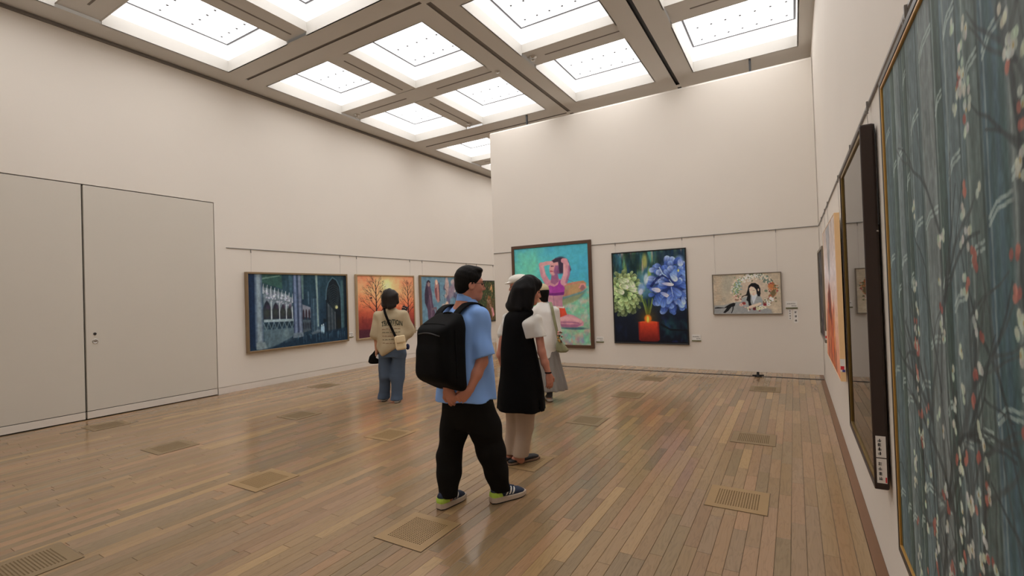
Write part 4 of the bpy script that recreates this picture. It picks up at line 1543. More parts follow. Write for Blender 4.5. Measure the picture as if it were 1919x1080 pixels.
# slips stuck on the near side of the box frame (they face the camera)
for (zz, hh, lab, red) in ((.690, .105, 'upper white paper slip stuck on the side of the box frame', False), (.565, .120, 'lower white paper slip with red mark on the side of the box frame', True)):
    root = empty('paper_slip', (XR - .040, 2.93 - .0012, zz))
    tag(root, lab, 'paper slip', 'slips on the box frame')
    MB().box(-.020, .020, -.0008, 0, 0, hh).build('card', M_card, root)
    tx = MB()
    for k in range(4):
        glyph(tx, -.013, hh * (.12 + .2 * k), .016, 200 + k + (7 if red else 0), -.0014)
    tx.build('print', M_ink, root)
    if red:
        MB().box(.013, .019, -.0015, -.0006, .004, .03).build('stamp', M_red, root)
# slips at the lower near corner of the orange canvas and of the dark picture
for (y, x, z, lab) in ((4.89, XR - .048, .80, 'white slip with red and blue marks at the corner of the orange canvas'), (7.02, XR - .052, .86, 'slip with red and blue marks at the corner of the dark picture')):
    root = empty('paper_slip', (x, y - .0012, z))
    tag(root, lab, 'paper slip')
    MB().box(-.018, .018, -.0008, 0, 0, .11).build('card', M_card, root)
    MB().box(-.016, .010, -.0014, -.0006, .02, .05).build('red_mark', M_red, root)
    MB().box(-.004, .016, -.0014, -.0006, .0, .02).build('blue_mark', M_blue, root)
# ------------------------------------------------------------------ organic modelling kit: distance fields + surface nets
def V3(*a):
    return np.array(a, float)


def unit(v):
    v = np.asarray(v, float)
    return v / (np.linalg.norm(v) + 1e-12)


class Field:
    def __init__(self, lo, hi, h):
        self.h = h
        self.lo = np.array(lo, float)
        self.n = np.ceil((np.array(hi, float) - self.lo) / h).astype(int) + 1
        self.F = np.full(self.n, 1.0, np.float32)
        self.ax = [(self.lo[i] + h * np.arange(self.n[i])).astype(np.float32) for i in range(3)]

    def _win(self, lo, hi):
        sl = []
        for i in range(3):
            a = int(math.floor((lo[i] - self.lo[i]) / self.h))
            b = int(math.ceil((hi[i] - self.lo[i]) / self.h)) + 1
            sl.append(slice(max(0, a), max(0, min(self.n[i], b))))
        X = self.ax[0][sl[0]][:, None, None]
        Y = self.ax[1][sl[1]][None, :, None]
        Z = self.ax[2][sl[2]][None, None, :]
        return tuple(sl), X, Y, Z

    def _join(self, sl, d, k, sub=False):
        a = self.F[sl]
        if a.size == 0:
            return
        if sub:
            h = np.clip(.5 - .5 * (a + d) / k, 0, 1)
            self.F[sl] = a * (1 - h) + (-d) * h + k * h * (1 - h)
        elif k <= 0:
            self.F[sl] = np.minimum(a, d)
        else:
            h = np.clip(.5 + .5 * (a - d) / k, 0, 1)
            self.F[sl] = a * (1 - h) + d * h - k * h * (1 - h)

    def cone(self, a, b, ra, rb, k=.02, flat=None, sub=False):
        """tapered capsule; flat = (axis, factor) squeezes it along an axis"""
        a, b = np.asarray(a, float), np.asarray(b, float)
        m = max(ra, rb) * (max(1, flat[1]) if flat else 1) + k + .02
        sl, X, Y, Z = self._win(np.minimum(a, b) - m, np.maximum(a, b) + m)
        d = b - a
        L2 = float(d @ d) + 1e-12
        px, py, pz = X - a[0], Y - a[1], Z - a[2]
        t = np.clip((px * d[0] + py * d[1] + pz * d[2]) / L2, 0, 1)
        qx, qy, qz = px - t * d[0], py - t * d[1], pz - t * d[2]
        r = ra + (rb - ra) * t
        if flat:
            u = unit(flat[0])
            c = qx * u[0] + qy * u[1] + qz * u[2]
            e = c / flat[1]
            q2 = qx * qx + qy * qy + qz * qz - c * c + e * e
            dist = (np.sqrt(np.maximum(q2, 0)) - r) * min(1, flat[1])
        else:
            dist = np.sqrt(qx * qx + qy * qy + qz * qz) - r
        self._join(sl, dist.astype(np.float32), k, sub)
        return self

    def chain(self, pts, rs, k=.02, flat=None):
        for i in range(len(pts) - 1):
            self.cone(pts[i], pts[i + 1], rs[i], rs[i + 1], k, flat)
        return self

    def ell(self, c, r, R=None, k=.02, sub=False):
        c = np.asarray(c, float)
        m = max(r) + k + .02
        sl, X, Y, Z = self._win(c - m, c + m)
        px, py, pz = X - c[0], Y - c[1], Z - c[2]
        if R is not None:
            px, py, pz = (px * R[i][0] + py * R[i][1] + pz * R[i][2] for i in range(3))
        q = np.sqrt((px / r[0]) ** 2 + (py / r[1]) ** 2 + (pz / r[2]) ** 2)
        g = np.sqrt((px / r[0] ** 2) ** 2 + (py / r[1] ** 2) ** 2 + (pz / r[2] ** 2) ** 2) + 1e-6
        self._join(sl, (q * (q - 1) / g).astype(np.float32), k, sub)
        return self

    def column(self, st, k=.02, rot=0.0, p=2.0, top=True, bottom=True, wave=None):
        """stack of ellipses: stations (z, cx, cy, a, b[, rot]); a along the rotated x axis"""
        st = sorted(st)
        zz = [s[0] for s in st]
        m = max(max(s[3], s[4]) for s in st) + k + .03
        lo = V3(min(s[1] for s in st) - m, min(s[2] for s in st) - m, zz[0] - k - .02)
        hi = V3(max(s[1] for s in st) + m, max(s[2] for s in st) + m, zz[-1] + k + .02)
        sl, X, Y, Z = self._win(lo, hi)
        z1 = Z[0, 0, :]
        # smooth resampling of the stations
        zs = np.linspace(zz[0], zz[-1], 8 * len(zz))

        def cur(i, dflt=0.0):
            v = np.interp(zs, zz, [(s[i] if len(s) > i else dflt) for s in st])
            ker = np.array([1, 2, 3, 2, 1.]) / 9
            v2 = np.convolve(np.pad(v, 2, 'edge'), ker, 'valid')
            return np.interp(z1, zs, v2)[None, None, :]
        cx, cy, a, b, ro = cur(1), cur(2), cur(3), cur(4), cur(5, rot)
        c, s = np.cos(ro), np.sin(ro)
        u = (X - cx) * c + (Y - cy) * s
        v = -(X - cx) * s + (Y - cy) * c
        if wave:
            n, amp, z_lo, z_hi, ph_ = wave
            th = np.arctan2(v / b, u / a)
            g = 1 + amp * np.clip((z_hi - Z) / (z_hi - z_lo), 0, 1) * np.sin(n * th + ph_ + 1.3 * np.sin(2 * th))
            a, b = a * g, b * g
        q = ((np.abs(u) / a) ** p + (np.abs(v) / b) ** p) ** (1 / p)
        d = (q - 1) * np.minimum(a, b)
        if bottom:
            d = np.maximum(d, zz[0] - Z)
        if top:
            d = np.maximum(d, Z - zz[-1])
        self._join(sl, d.astype(np.float32), k)
        return self

    def box(self, c, half, R, rnd, k=0.0):
        c = np.asarray(c, float)
        m = float(np.linalg.norm(half)) + k + .02
        sl, X, Y, Z = self._win(c - m, c + m)
        px, py, pz = X - c[0], Y - c[1], Z - c[2]
        q = [np.abs(px * R[i][0] + py * R[i][1] + pz * R[i][2]) - (half[i] - rnd) for i in range(3)]
        o = np.sqrt(sum(np.maximum(v, 0) ** 2 for v in q)) + np.minimum(np.maximum(np.maximum(q[0], q[1]), q[2]), 0) - rnd
        self._join(sl, o.astype(np.float32), k)
        return self

    def cut(self, p, n, k=.004):
        """remove everything on the side the normal points to"""
        p, n = np.asarray(p, float), unit(n)
        X, Y, Z = self.ax[0][:, None, None], self.ax[1][None, :, None], self.ax[2][None, None, :]
        d = ((X - p[0]) * n[0] + (Y - p[1]) * n[1] + (Z - p[2]) * n[2]).astype(np.float32)
        a = self.F
        h = np.clip(.5 + .5 * (d - a) / k, 0, 1)
        self.F = a * (1 - h) + d * h + k * h * (1 - h)
        return self

    def merge(self, other, k=0.0):
        self._join((slice(None),) * 3, other.F, k)
        return self

    def wrinkle(self, amp, f=(16, 16, 9), seed=0, lo=-9, hi=9):
        r = np.random.default_rng(seed)
        X, Y, Z = self.ax[0][:, None, None], self.ax[1][None, :, None], self.ax[2][None, None, :]
        w = 0
        for i in range(4):
            a = r.normal(size=3) * np.array(f)
            w = w + np.sin(X * a[0] + Y * a[1] + Z * a[2] + r.random() * 6.3 + 1.2 * np.sin(Z * 11 + X * 7 + i)) / (1 + .4 * i)
        m = np.clip((Z - lo) * 12, 0, 1) * np.clip((hi - Z) * 12, 0, 1)
        self.F = (self.F + amp * w * m).astype(np.float32)
        return self

    def mesh(self, name):
        F = self.F
        F[0], F[-1], F[:, 0], F[:, -1], F[:, :, 0], F[:, :, -1] = 1, 1, 1, 1, 1, 1
        s = F < 0
        nx, ny, nz = F.shape
        c = np.zeros((nx - 1, ny - 1, nz - 1), np.uint8)
        for dx in (0, 1):
            for dy in (0, 1):
                for dz in (0, 1):
                    c += s[dx:nx - 1 + dx, dy:ny - 1 + dy, dz:nz - 1 + dz]
        act = np.argwhere((c > 0) & (c < 8))
        idx = np.full(c.shape, -1, np.int32)
        idx[tuple(act.T)] = np.arange(len(act))
        acc = np.zeros((len(act), 3))
        cnt = np.zeros(len(act))
        corners = [(i, j, k) for i in (0, 1) for j in (0, 1) for k in (0, 1)]
        val = {q: F[act[:, 0] + q[0], act[:, 1] + q[1], act[:, 2] + q[2]] for q in corners}
        for q in corners:
            for a in range(3):
                if q[a] == 0:
                    q2 = tuple(v + (1 if i == a else 0) for i, v in enumerate(q))
                    f0, f1 = val[q], val[q2]
                    m = (f0 < 0) != (f1 < 0)
                    t = np.where(m, f0 / np.where(m, f0 - f1, 1), 0)
                    p = np.array(q, float)[None, :].repeat(len(act), 0)
                    p[:, a] += t
                    acc[m] += p[m]
                    cnt[m] += 1
        co = (act + acc / cnt[:, None]) * self.h + self.lo
        quads = []
        for a in range(3):
            b, e = [(1, 2), (2, 0), (0, 1)][a]
            sh = [slice(None)] * 3
            sh[a] = slice(0, -1)
            s0 = s[tuple(sh)]
            sh[a] = slice(1, None)
            s1 = s[tuple(sh)]
            ed = np.argwhere(s0 != s1)
            ed = ed[(ed[:, b] > 0) & (ed[:, e] > 0)]
            fl = s0[tuple(ed.T)]
            g = []
            for (ob, oe) in ((-1, -1), (0, -1), (0, 0), (-1, 0)):
                q = ed.copy()
                q[:, b] += ob
                q[:, e] += oe
                g.append(idx[tuple(q.T)])
            g = np.stack(g, 1)
            g[~fl] = g[~fl][:, ::-1]
            quads.append(g)
        return np_mesh(name, co, np.concatenate(quads))

    def build(self, name, material, parent):
        me = self.mesh(name)
        return link(name, me, material, parent)


def drape_fn(ob, d, out=.0025):
    """returns f(p): p pushed along d on to the mesh of ob, lifted a little off it"""
    from mathutils.bvhtree import BVHTree
    me = ob.data
    bvh = BVHTree.FromPolygons([v.co[:] for v in me.vertices], [p.vertices[:] for p in me.polygons])
    d = Vector(unit(d))

    def f(p):
        p = Vector(tuple(p))
        h = bvh.ray_cast(p - d * 1.0, d)
        return None if h[0] is None else np.array(h[0] - d * out)
    return f


def loft(rings, closed=True):
    """rings: list of lists of points (equal count) -> MB"""
    mb = MB()
    n = len(rings[0])
    for r in rings:
        mb.v += [tuple(p) for p in r]
    for i in range(len(rings) - 1):
        for k in range(n):
            k2 = (k + 1) % n
            mb.f.append((i * n + k, i * n + k2, (i + 1) * n + k2, (i + 1) * n + k))
    if closed:
        mb.f.append(tuple(range(n))[::-1])
        e = (len(rings) - 1) * n
        mb.f.append(tuple(e + k for k in range(n)))
    return mb


def band(pts, width_dirs, w, t):
    """flat strap through pts; width_dirs gives the broad direction"""
    pts = [np.asarray(p, float) for p in pts]
    # densify with Catmull-Rom
    P, W = [], []
    ws = [unit(d) for d in width_dirs]
    for i in range(len(pts) - 1):
        p0, p1, p2, p3 = pts[max(0, i - 1)], pts[i], pts[i + 1], pts[min(len(pts) - 1, i + 2)]
        for k in range(5):
            u = k / 5
            P.append(.5 * ((2 * p1) + (p2 - p0) * u + (2 * p0 - 5 * p1 + 4 * p2 - p3) * u * u + (3 * p1 - p0 - 3 * p2 + p3) * u ** 3))
            W.append(unit(ws[i] * (1 - u) + ws[i + 1] * u))
    P.append(pts[-1])
    W.append(ws[-1])
    rings = []
    for i, p in enumerate(P):
        tg = unit(P[min(i + 1, len(P) - 1)] - P[max(i - 1, 0)])
        wd = unit(W[i] - tg * (W[i] @ tg))
        nn = np.cross(tg, wd)
        rings.append([p + wd * (w / 2 * math.copysign(abs(math.cos(a)) ** .5, math.cos(a))) + nn * (t / 2 * math.copysign(abs(math.sin(a)) ** .5, math.sin(a))) for a in np.linspace(0, 2 * math.pi, 12, endpoint=False)])
    return loft(rings)


class Person:
    """local frame: x to the right of the picture, y away from the camera, z up; origin on the floor"""

    def __init__(self, x, y, label):
        self.o = Vector((x, y, 0))
        self.root = empty('person', (x, y, 0), YAW)
        tag(self.root, label, 'person')
        d = self.o - Vector((0, 0, CAM_H))
        self.depth = d.dot(CF)
        self.ex = Vector((math.cos(YAW), math.sin(YAW), 0))
        self.ey = Vector((-math.sin(YAW), math.cos(YAW), 0))

    def J(self, px, py, dy=0.0):
        """point seen at pixel (px, py), dy metres behind the person's own vertical plane"""
        ray = CF + CR * ((px - 959.5) / FPX) - CU * ((py - 540) / FPX)
        org = Vector((0, 0, CAM_H))
        t = ((self.o - org).dot(self.ey) + dy) / ray.dot(self.ey)
        w = org + ray * t - self.o
        return V3(w.dot(self.ex), w.dot(self.ey), w.z)


def frame_of(f, up=(0, 0, 1)):
    """rows: forward, left, up"""
    f = unit(f)
    l = unit(np.cross(np.asarray(up, float), f))
    return np.array([f, l, np.cross(f, l)])


def head(F, c, R, s=1.0, female=False):
    """adds a head centred between the ears; R rows forward, left, up"""
    P = lambda a, b, d: c + s * (a * R[0] + b * R[1] + d * R[2])
    e = lambda p, r, k=.02, sub=False: F.ell(P(*p), [v * s for v in r], R, k, sub)
    e((-.012, 0, .048), (.096, .077, .094))
    e((.028, 0, -.022), (.066, .060, .085), .03)
    e((.060, 0, -.092), (.024, .026, .020), .03)
    e((.030, .0, -.075), (.055, .045, .03), .03)
    e((.078, 0, .036), (.018, .050, .014), .02)
    for t in (-1, 1):
        e((.062, t * .036, -.020), (.026, .022, .026), .02)
        e((.093, t * .031, .012), (.014, .016, .010), .008, True)
        e((-.004, t * .077, .0), (.026, .010, .034), .008)
        e((.000, t * .084, .004), (.013, .007, .020), .006, True)
    F.cone(P(.090, 0, .022), P(.110, 0, -.020), .009 * s, .012 * s, .010)
    F.cone(P(.098, .010, -.026), P(.098, -.010, -.026), .008 * s, .008 * s, .008)
    e((.089, 0, -.052), (.012, .023, .0055), .007)
    e((.086, 0, -.064), (.012, .020, .0065), .007)
    return P


def face_bits(pr, P, R, s, brow=M_ink, only=(-1, 1)):
    for t in only:
        MB().ring([(.0001, -.008 * s), (.006 * s, -.0055 * s), (.008 * s, 0), (.006 * s, .0055 * s), (.0001, .008 * s)], 12).build('eye', M_eye, pr, smooth=True).location = P(.084, t * .031, .012)
        a = [P(.092, t * .014, .030), P(.096, t * .030, .036), P(.080, t * .050, .031)]
        MB().tube([tuple(q) for q in a], [.003 * s, .0036 * s, .002 * s], 6).build('eyebrow', M_hair, pr)


def hand(F, w, f, n, t, s=1.0, curl=(.5, .6, .4), spread=.10, thumb=.6, k=.006):
    """hand from the wrist w: f finger direction, n back of hand, t thumb side"""
    f, n = unit(f), unit(n)
    t = unit(np.asarray(t, float) - f * (np.asarray(t, float) @ f))
    n = unit(np.cross(f, t)) * (1 if np.cross(f, t) @ n > 0 else -1)
    F.cone(w, w + f * .03 * s, .025 * s, .027 * s, .012, (n, .72))
    F.cone(w + f * .035 * s + t * .010 * s, w + f * .075 * s + t * .014 * s, .026 * s, .023 * s, .012, (n, .52))
    F.cone(w + f * .035 * s - t * .012 * s, w + f * .072 * s - t * .016 * s, .025 * s, .021 * s, .012, (n, .52))
    for i, (off, ln, rr) in enumerate(((.029, .072, .0088), (.0095, .080, .0090), (-.0095, .074, .0086), (-.028, .060, .0078))):
        p = w + f * (.083 - .003 * abs(i - 1)) * s + t * off * s
        d = unit(f + t * spread * (1.2 - i * .8))
        F.cone(w + f * .05 * s + t * off * .9 * s, p, rr * s, rr * s * 1.06, k)
        ang = 0
        for j, (seg, cu) in enumerate(zip((.45, .31, .24), curl)):
            ang += cu * (1 + .08 * i)
            q = p + (d * math.cos(ang) - n * math.sin(ang)) * ln * seg * s
            F.cone(p, q, rr * s * (1.04 - .08 * j), rr * s * (.98 - .09 * j), k)
            p = q
    p = w + f * .022 * s + t * .026 * s
    d1 = unit(f * .75 + t * (.85 - thumb * .6) - n * thumb * .5)
    q = p + d1 * .042 * s
    F.cone(w + f * .012 * s + t * .012 * s, p, .015 * s, .0135 * s, .01)
    F.cone(p, q, .0125 * s, .0105 * s, k)
    d2 = unit(f * .95 + t * (.25 - thumb * .5) - n * thumb * .7)
    F.cone(q, q + d2 * .032 * s, .0102 * s, .0085 * s, k)


def shoe(parent, heel, toe, kind, side, mats, lift=0.0, scale=1.0):
    """heel and toe: local ground points; side +1 = outer side to the right of walking direction"""
    heel, toe = np.asarray(heel, float), np.asarray(toe, float)
    d = unit(V3(toe[0] - heel[0], toe[1] - heel[1], 0))
    r = V3(d[1], -d[0], 0)
    Ls = float(np.linalg.norm((toe - heel)[:2]))
    sx = Ls / .285
    z0 = heel[2]
    root = empty('shoe', tuple(heel))
    root.parent = parent
    Q = lambda y, x, z: V3(*(d * y * sx + r * x * scale + V3(0, 0, z * scale)))
    if kind == 'sneaker':
        st = [(0, .014, .062, .026), (.012, .032, .070, .046), (.04, .040, .074, .056), (.075, .042, .076, .058), (.11, .044, .072, .054), (.15, .048, .060, .044), (.20, .051, .050, .033), (.245, .046, .043, .025), (.272, .030, .036, .015), (.285, .012, .033, .008)]
    else:
        st = [(0, .012, .030, .012), (.015, .028, .034, .018), (.05, .034, .036, .020), (.10, .036, .036, .018), (.15, .042, .038, .022), (.20, .046, .040, .025), (.245, .042, .036, .022), (.272, .028, .032, .014), (.285, .010, .028, .008)]
    ang = np.linspace(0, 2 * math.pi, 20, endpoint=False)
    up = loft([[Q(y, hw * math.cos(a), zc + hh * math.sin(a)) for a in ang] for (y, hw, zc, hh) in st]).build('upper', mats['upper'], root, smooth=True)
    # sole: stacked outlines
    def outline(grow, y0=0.0, y1=.285):
        ys = [s for s in np.linspace(0, 1, 13)]
        pts = []
        for sgn in (1, -1):
            rr = []
            for t in ys:
                y = y0 + (y1 - y0) * t
                hw = np.interp(y, [s[0] for s in st], [s[1] for s in st])
                hw = max(hw, .018) + grow
                rr.append((y + (t - .5) * 2 * grow, sgn * hw))
            pts += rr if sgn == 1 else rr[::-1]
        return pts
    hgt = .038 if kind == 'sneaker' else .022
    ol = outline(.006)
    lo_ = [Q(y, x, .0) for y, x in outline(.001)]
    m1 = [Q(y, x, .010) for y, x in ol]
    m2 = [Q(y, x, hgt + (.010 if (y < .10 and kind == 'sneaker') else 0)) for y, x in ol]
    top = [Q(y, x, hgt + .004) for y, x in outline(-.004)]
    so = loft([m1, m2, top]).build('midsole', mats['sole'], root)
    loft([lo_, [Q(y, x, .0101) for y, x in ol]]).build('outsole', mats['outsole'], root)
    if kind == 'sneaker':
        b1 = outline(.0035, 0, .075)
        loft([[Q(y, x, .040) for y, x in b1], [Q(y * .95 - .002, x, .062) for y, x in b1], [Q(y * .8, x * .96, .082) for y, x in outline(.001, 0, .075)]]).build('heel_counter', mats['heel'], root)
        for sg in (1, -1):
            for kk in range(3):
                rr = []
                for t in np.linspace(0, 1, 6):
                    y, z = .106 + .025 * kk + .024 * t, .050 + (.058 - .010 * kk) * t
                    hw = np.interp(y, [s[0] for s in st], [s[1] for s in st])
                    zc = np.interp(y, [s[0] for s in st], [s[2] for s in st])
                    hh = np.interp(y, [s[0] for s in st], [s[3] for s in st])
                    x = hw * math.sqrt(max(.05, 1 - ((z - zc) / hh) ** 2))
                    rr.append([Q(y - .006, sg * (x - .002), z), Q(y + .006, sg * (x - .002), z), Q(y + .006, sg * (x + .0022), z), Q(y - .006, sg * (x + .0022), z)])
                loft(rr).build('stripe', mats['stripe'], root)
        for kk in range(4):
            y = .135 + .018 * kk
            zc = np.interp(y, [s[0] for s in st], [s[2] for s in st])
            hh = np.interp(y, [s[0] for s in st], [s[3] for s in st])
            MB().tube([tuple(Q(y, -.018, zc + hh * .93)), tuple(Q(y + .004, 0, zc + hh + .003)), tuple(Q(y, .018, zc + hh * .93))], .003, 6).build('lace', mats.get('lace', mats['stripe']), root)
    return root


M_skin = mat('skin_tone', rgb(182, 124, 104, 1.25), .5, .06, 9, .1, 300, spec=.35)
M_skin2 = mat('skin_tone_fair', rgb(190, 142, 116, 1.25), .5, .06, 9, .1, 300, spec=.35)
M_hair = mat('black_hair', (.006, .005, .005, 1), .6, .3, 60, .5, 240, stretch=(1, 1, .15), spec=.15)
M_hairb = mat('dark_brown_hair', (.016, .010, .008, 1), .5, .3, 60, .5, 240, stretch=(1, 1, .15), spec=.25)
M_eye = mat('eye_dark', (.05, .03, .025, 1), .15, .2, 30)
M_blackfab = mat('black_cloth', (.0065, .006, .006, 1), .95, .2, 30, .3, 500, spec=.08)
M_pants = mat('black_trousers', (.011, .010, .009, 1), .95, .15, 12, .3, 400, spec=.1)
M_rubber = mat('dark_rubber', (.02, .02, .022, 1), .7, .1, 20)
M_white = mat('white_cloth', (.80, .77, .72, 1), .8, .04, 12, .25, 400)
# ================================================================== the man with the backpack
def build_man():
    pr = Person(-2.10, 2.97, 'man in light blue shirt and black trousers carrying a black backpack, hands clasped behind')
    J = pr.J
    root = pr.root
    fac = unit(V3(.72, .69, 0))                 # walking direction
    rgt = unit(V3(.69, -.72, 0))                # his right
    skin, h = M_skin, .0055
    hd = J(881, 536, -.02)
    Rh = frame_of((.95, .30, -.05))
    lo, hi = (-.42, -.36, -.01), (.42, .34, 1.80)
    F = Field(lo, hi, h)
    P = head(F, hd, Rh, 1.0)
    neck = J(872, 566, -.01)
    F.cone(P(-.02, 0, -.05), neck, .056, .062, .03)
    shR, shL = J(903, 592, -.13), J(842, 590, .13)
    pel = J(876, 735, 0)
    F.column([(pel[2] - .06, pel[0], pel[1], .16, .11), (pel[2] + .05, pel[0], pel[1], .155, .11), (pel[2] + .2, pel[0] - .005, pel[1], .145, .10), (pel[2] + .38, pel[0] - .01, pel[1], .165, .11), (neck[2] - .04, neck[0], neck[1], .13, .08), (neck[2] + .01, neck[0], neck[1], .06, .06)], .03, math.atan2(rgt[1], rgt[0]))
    elR, wrR = J(903, 678, -.17), J(881, 730, -.215)
    elL, wrL = J(822, 684, .02), J(838, 727, -.19)
    F.chain([shR, elR, (elR * .55 + wrR * .45), wrR], [.052, .043, .040, .027], .02)
    F.chain([shL, elL, wrL], [.052, .043, .027], .02)
    hand(F, wrR, V3(-.66, -.05, -.62), V3(.25, -.95, -.1), V3(-.62, -.1, .66), 1.06, (.5, .75, .5), .06, .8)
    hand(F, wrL, V3(.36, -.12, -.90), V3(-.1, -.95, .0), V3(-.9, .1, -.3), 1.04, (.45, .6, .4), .05, .5)
    legs = []
    for (hip, knee, ank) in ((J(892, 752, -.06), J(921, 848, -.03), J(936, 920, -.01)), (J(860, 752, .06), J(843, 850, -.01), J(841, 928, -.075))):
        F.chain([hip, knee, ank], [.085, .055, .034], .03)
        legs.append((hip, knee, ank))
    for (hl, to) in ((J(923, 941, -.04), J(978, 925, .10)), (J(826, 955, -.12), J(866, 932, .08))):
        hl, to = hl.copy(), to.copy()
        hl[2] = to[2] = .045
        F.cone(hl + (to - hl) * .25, hl + (to - hl) * .75, .026, .020, .02)
    for i, a in enumerate(legs):
        F.cone(a[2], a[2] * V3(1, 1, 0) + V3(0, 0, .06), .030, .026, .02)
    body = F.build('body', skin, root)
    face_bits(root, P, Rh, 1.0)
    # hair
    F = Field(hd - .17, hd + .19, .004)
    F.ell(P(-.016, 0, .056), (.106, .088, .102), Rh, .01)
    F.ell(P(.045, 0, .118), (.050, .062, .030), Rh, .02)
    F.ell(P(-.055, 0, .0), (.062, .072, .072), Rh, .02)
    n = unit(Rh[0] * 1.0 - Rh[2] * .92)
    F.cut(P(.036, 0, .022), n, .012)
    F.cut(P(0, 0, -.066), -Rh[2], .02)
    F.wrinkle(.0006, (150, 150, 80), 3)
    F.build('hair', M_hair, root)
    # glasses
    g = empty('glasses', (0, 0, 0))
    g.parent = root
    for t in (-1, 1):
        MB().tube([tuple(P(.004, t * .084, .016)), tuple(P(.05, t * .074, .018)), tuple(P(.102, t * .060, .018))], .0019, 6).build('temple', M_black, g)
        ring = [tuple(P(.106 - .012 * abs(math.cos(a)) * (1 if math.cos(a) > 0 else 0), t * (.034 + .024 * math.cos(a)), .012 + .018 * math.sin(a))) for a in np.linspace(0, 2 * math.pi, 15)]
        MB().tube(ring, .0017, 6, False).build('rim', M_black, g)
    MB().tube([tuple(P(.106, .012, .018)), tuple(P(.110, 0, .021)), tuple(P(.106, -.012, .018))], .0016, 6).build('bridge', M_black, g)
    # shirt
    sh = mat('blue_shirt', rgb(104, 138, 196, 1.75), .8, .06, 7, .25, 500)
    F = Field((-.40, -.34, .66), (.36, .32, 1.62), .0065)
    ro = math.atan2(rgt[1], rgt[0])
    zh = J(890, 746)[2]
    c0, c1, c2, c3 = J(872, 744), J(873, 700), J(870, 640), J(868, 596)
    F.column([(zh, c0[0], c0[1], .245, .195), (c1[2], c1[0], c1[1], .225, .175), (c2[2], c2[0], c2[1], .215, .150), (c3[2], c3[0], c3[1], .205, .125), (c3[2] + .08, neck[0], neck[1], .125, .085), (c3[2] + .135, neck[0] + .01, neck[1], .066, .066)], .02, ro, 2.2)
    hemR = J(908, 669, -.165)
    F.wrinkle(.0050, (17, 17, 10), 5)
    for (s0, hm, r0, r1) in ((shR + V3(-.01, 0, .005), hemR, .066, .079), (shL + V3(.01, 0, .005), J(828, 668, .06), .066, .075)):
        G = Field((-.40, -.34, .66), (.36, .32, 1.62), .0065)
        G.cone(s0, hm + (hm - s0) * .35, r0, r1 * 1.03, .03)
        G.wrinkle(.0045, (15, 15, 10), 9)
        G.cut(hm, unit(hm - s0) + V3(.18, 0, 0), .004)
        F.merge(G, .028)
    F.build('shirt', sh, root)
    # collar
    ck = []
    for (zz, rr) in ((-.012, .078), (.012, .074), (.038, .068), (.040, .063), (.010, .066)):
        ck.append([neck + V3(.012 + rr * 1.05 * math.cos(a), rr * math.sin(a), .004 + zz + .020 * -math.cos(a - .75)) for a in np.linspace(0, 2 * math.pi, 28, endpoint=False)])
    loft(ck, False).build('collar', sh, root, smooth=True)
    # trousers
    F = Field((-.36, -.30, .06), (.34, .30, 1.02), .0065)
    (hR, kR, aR), (hL, kL, aL) = legs
    F.column([(zh - .21, pel[0] + .01, pel[1], .165, .140), (zh - .10, pel[0], pel[1], .190, .152), (zh - .03, pel[0], pel[1], .195, .155), (zh + .10, pel[0], pel[1], .18, .14)], .03, ro)
    F.chain([hR + V3(.01, 0, -.02), (hR + kR) / 2 + V3(.012, 0, 0), kR, (kR + aR) / 2 + V3(.006, 0, 0), aR + V3(.004, 0, .012)], [.118, .110, .097, .083, .068], .05)
    F.chain([hL + V3(-.01, 0, -.02), (hL + kL) / 2 + V3(-.004, 0, 0), kL, (kL + aL) / 2, aL + V3(0, 0, .022)], [.110, .099, .088, .081, .070], .05)
    F.wrinkle(.0035, (16, 16, 12), 8)
    F.cut((0, 0, .078), (0, 0, -1), .004)
    F.build('trousers', M_pants, root)
    ms = {'upper': mat('navy_mesh', rgb(22, 34, 56, 1.6), .7, .15, 40, .4, 600), 'sole': mat('grey_white_foam', rgb(170, 156, 142, 1.5), .6, .06, 20), 'outsole': M_rubber,
          'heel': mat('neon_yellow', rgb(164, 196, 76, 1.35), .5, .05, 20), 'stripe': mat('white_stripe', (.82, .79, .74, 1), .5, .03, 20), 'lace': mat('navy_lace', rgb(30, 42, 66, 1.5), .8, .1, 30)}
    for l in legs:
        loft([[p + V3(r_ * math.cos(t), r_ * math.sin(t), 0) for t in np.linspace(0, 2 * math.pi, 14, endpoint=False)] for p, r_ in ((l[2] + V3(0, 0, .05), .044), (l[2], .043), (l[2] * V3(1, 1, 0) + V3(0, 0, .07), .042))]).build('sock', M_blackfab, root, smooth=True)
    for (hl, to) in ((J(921, 943, -.05), J(982, 924, .105)), (J(823, 957, -.13), J(869, 932, .08))):
        hl, to = hl.copy(), to.copy()
        hl[2] = to[2] = 0.0
        shoe(root, hl, to, 'sneaker', 1, ms)
    return pr, neck, shR, shL


man, mneck, mshR, mshL = build_man()


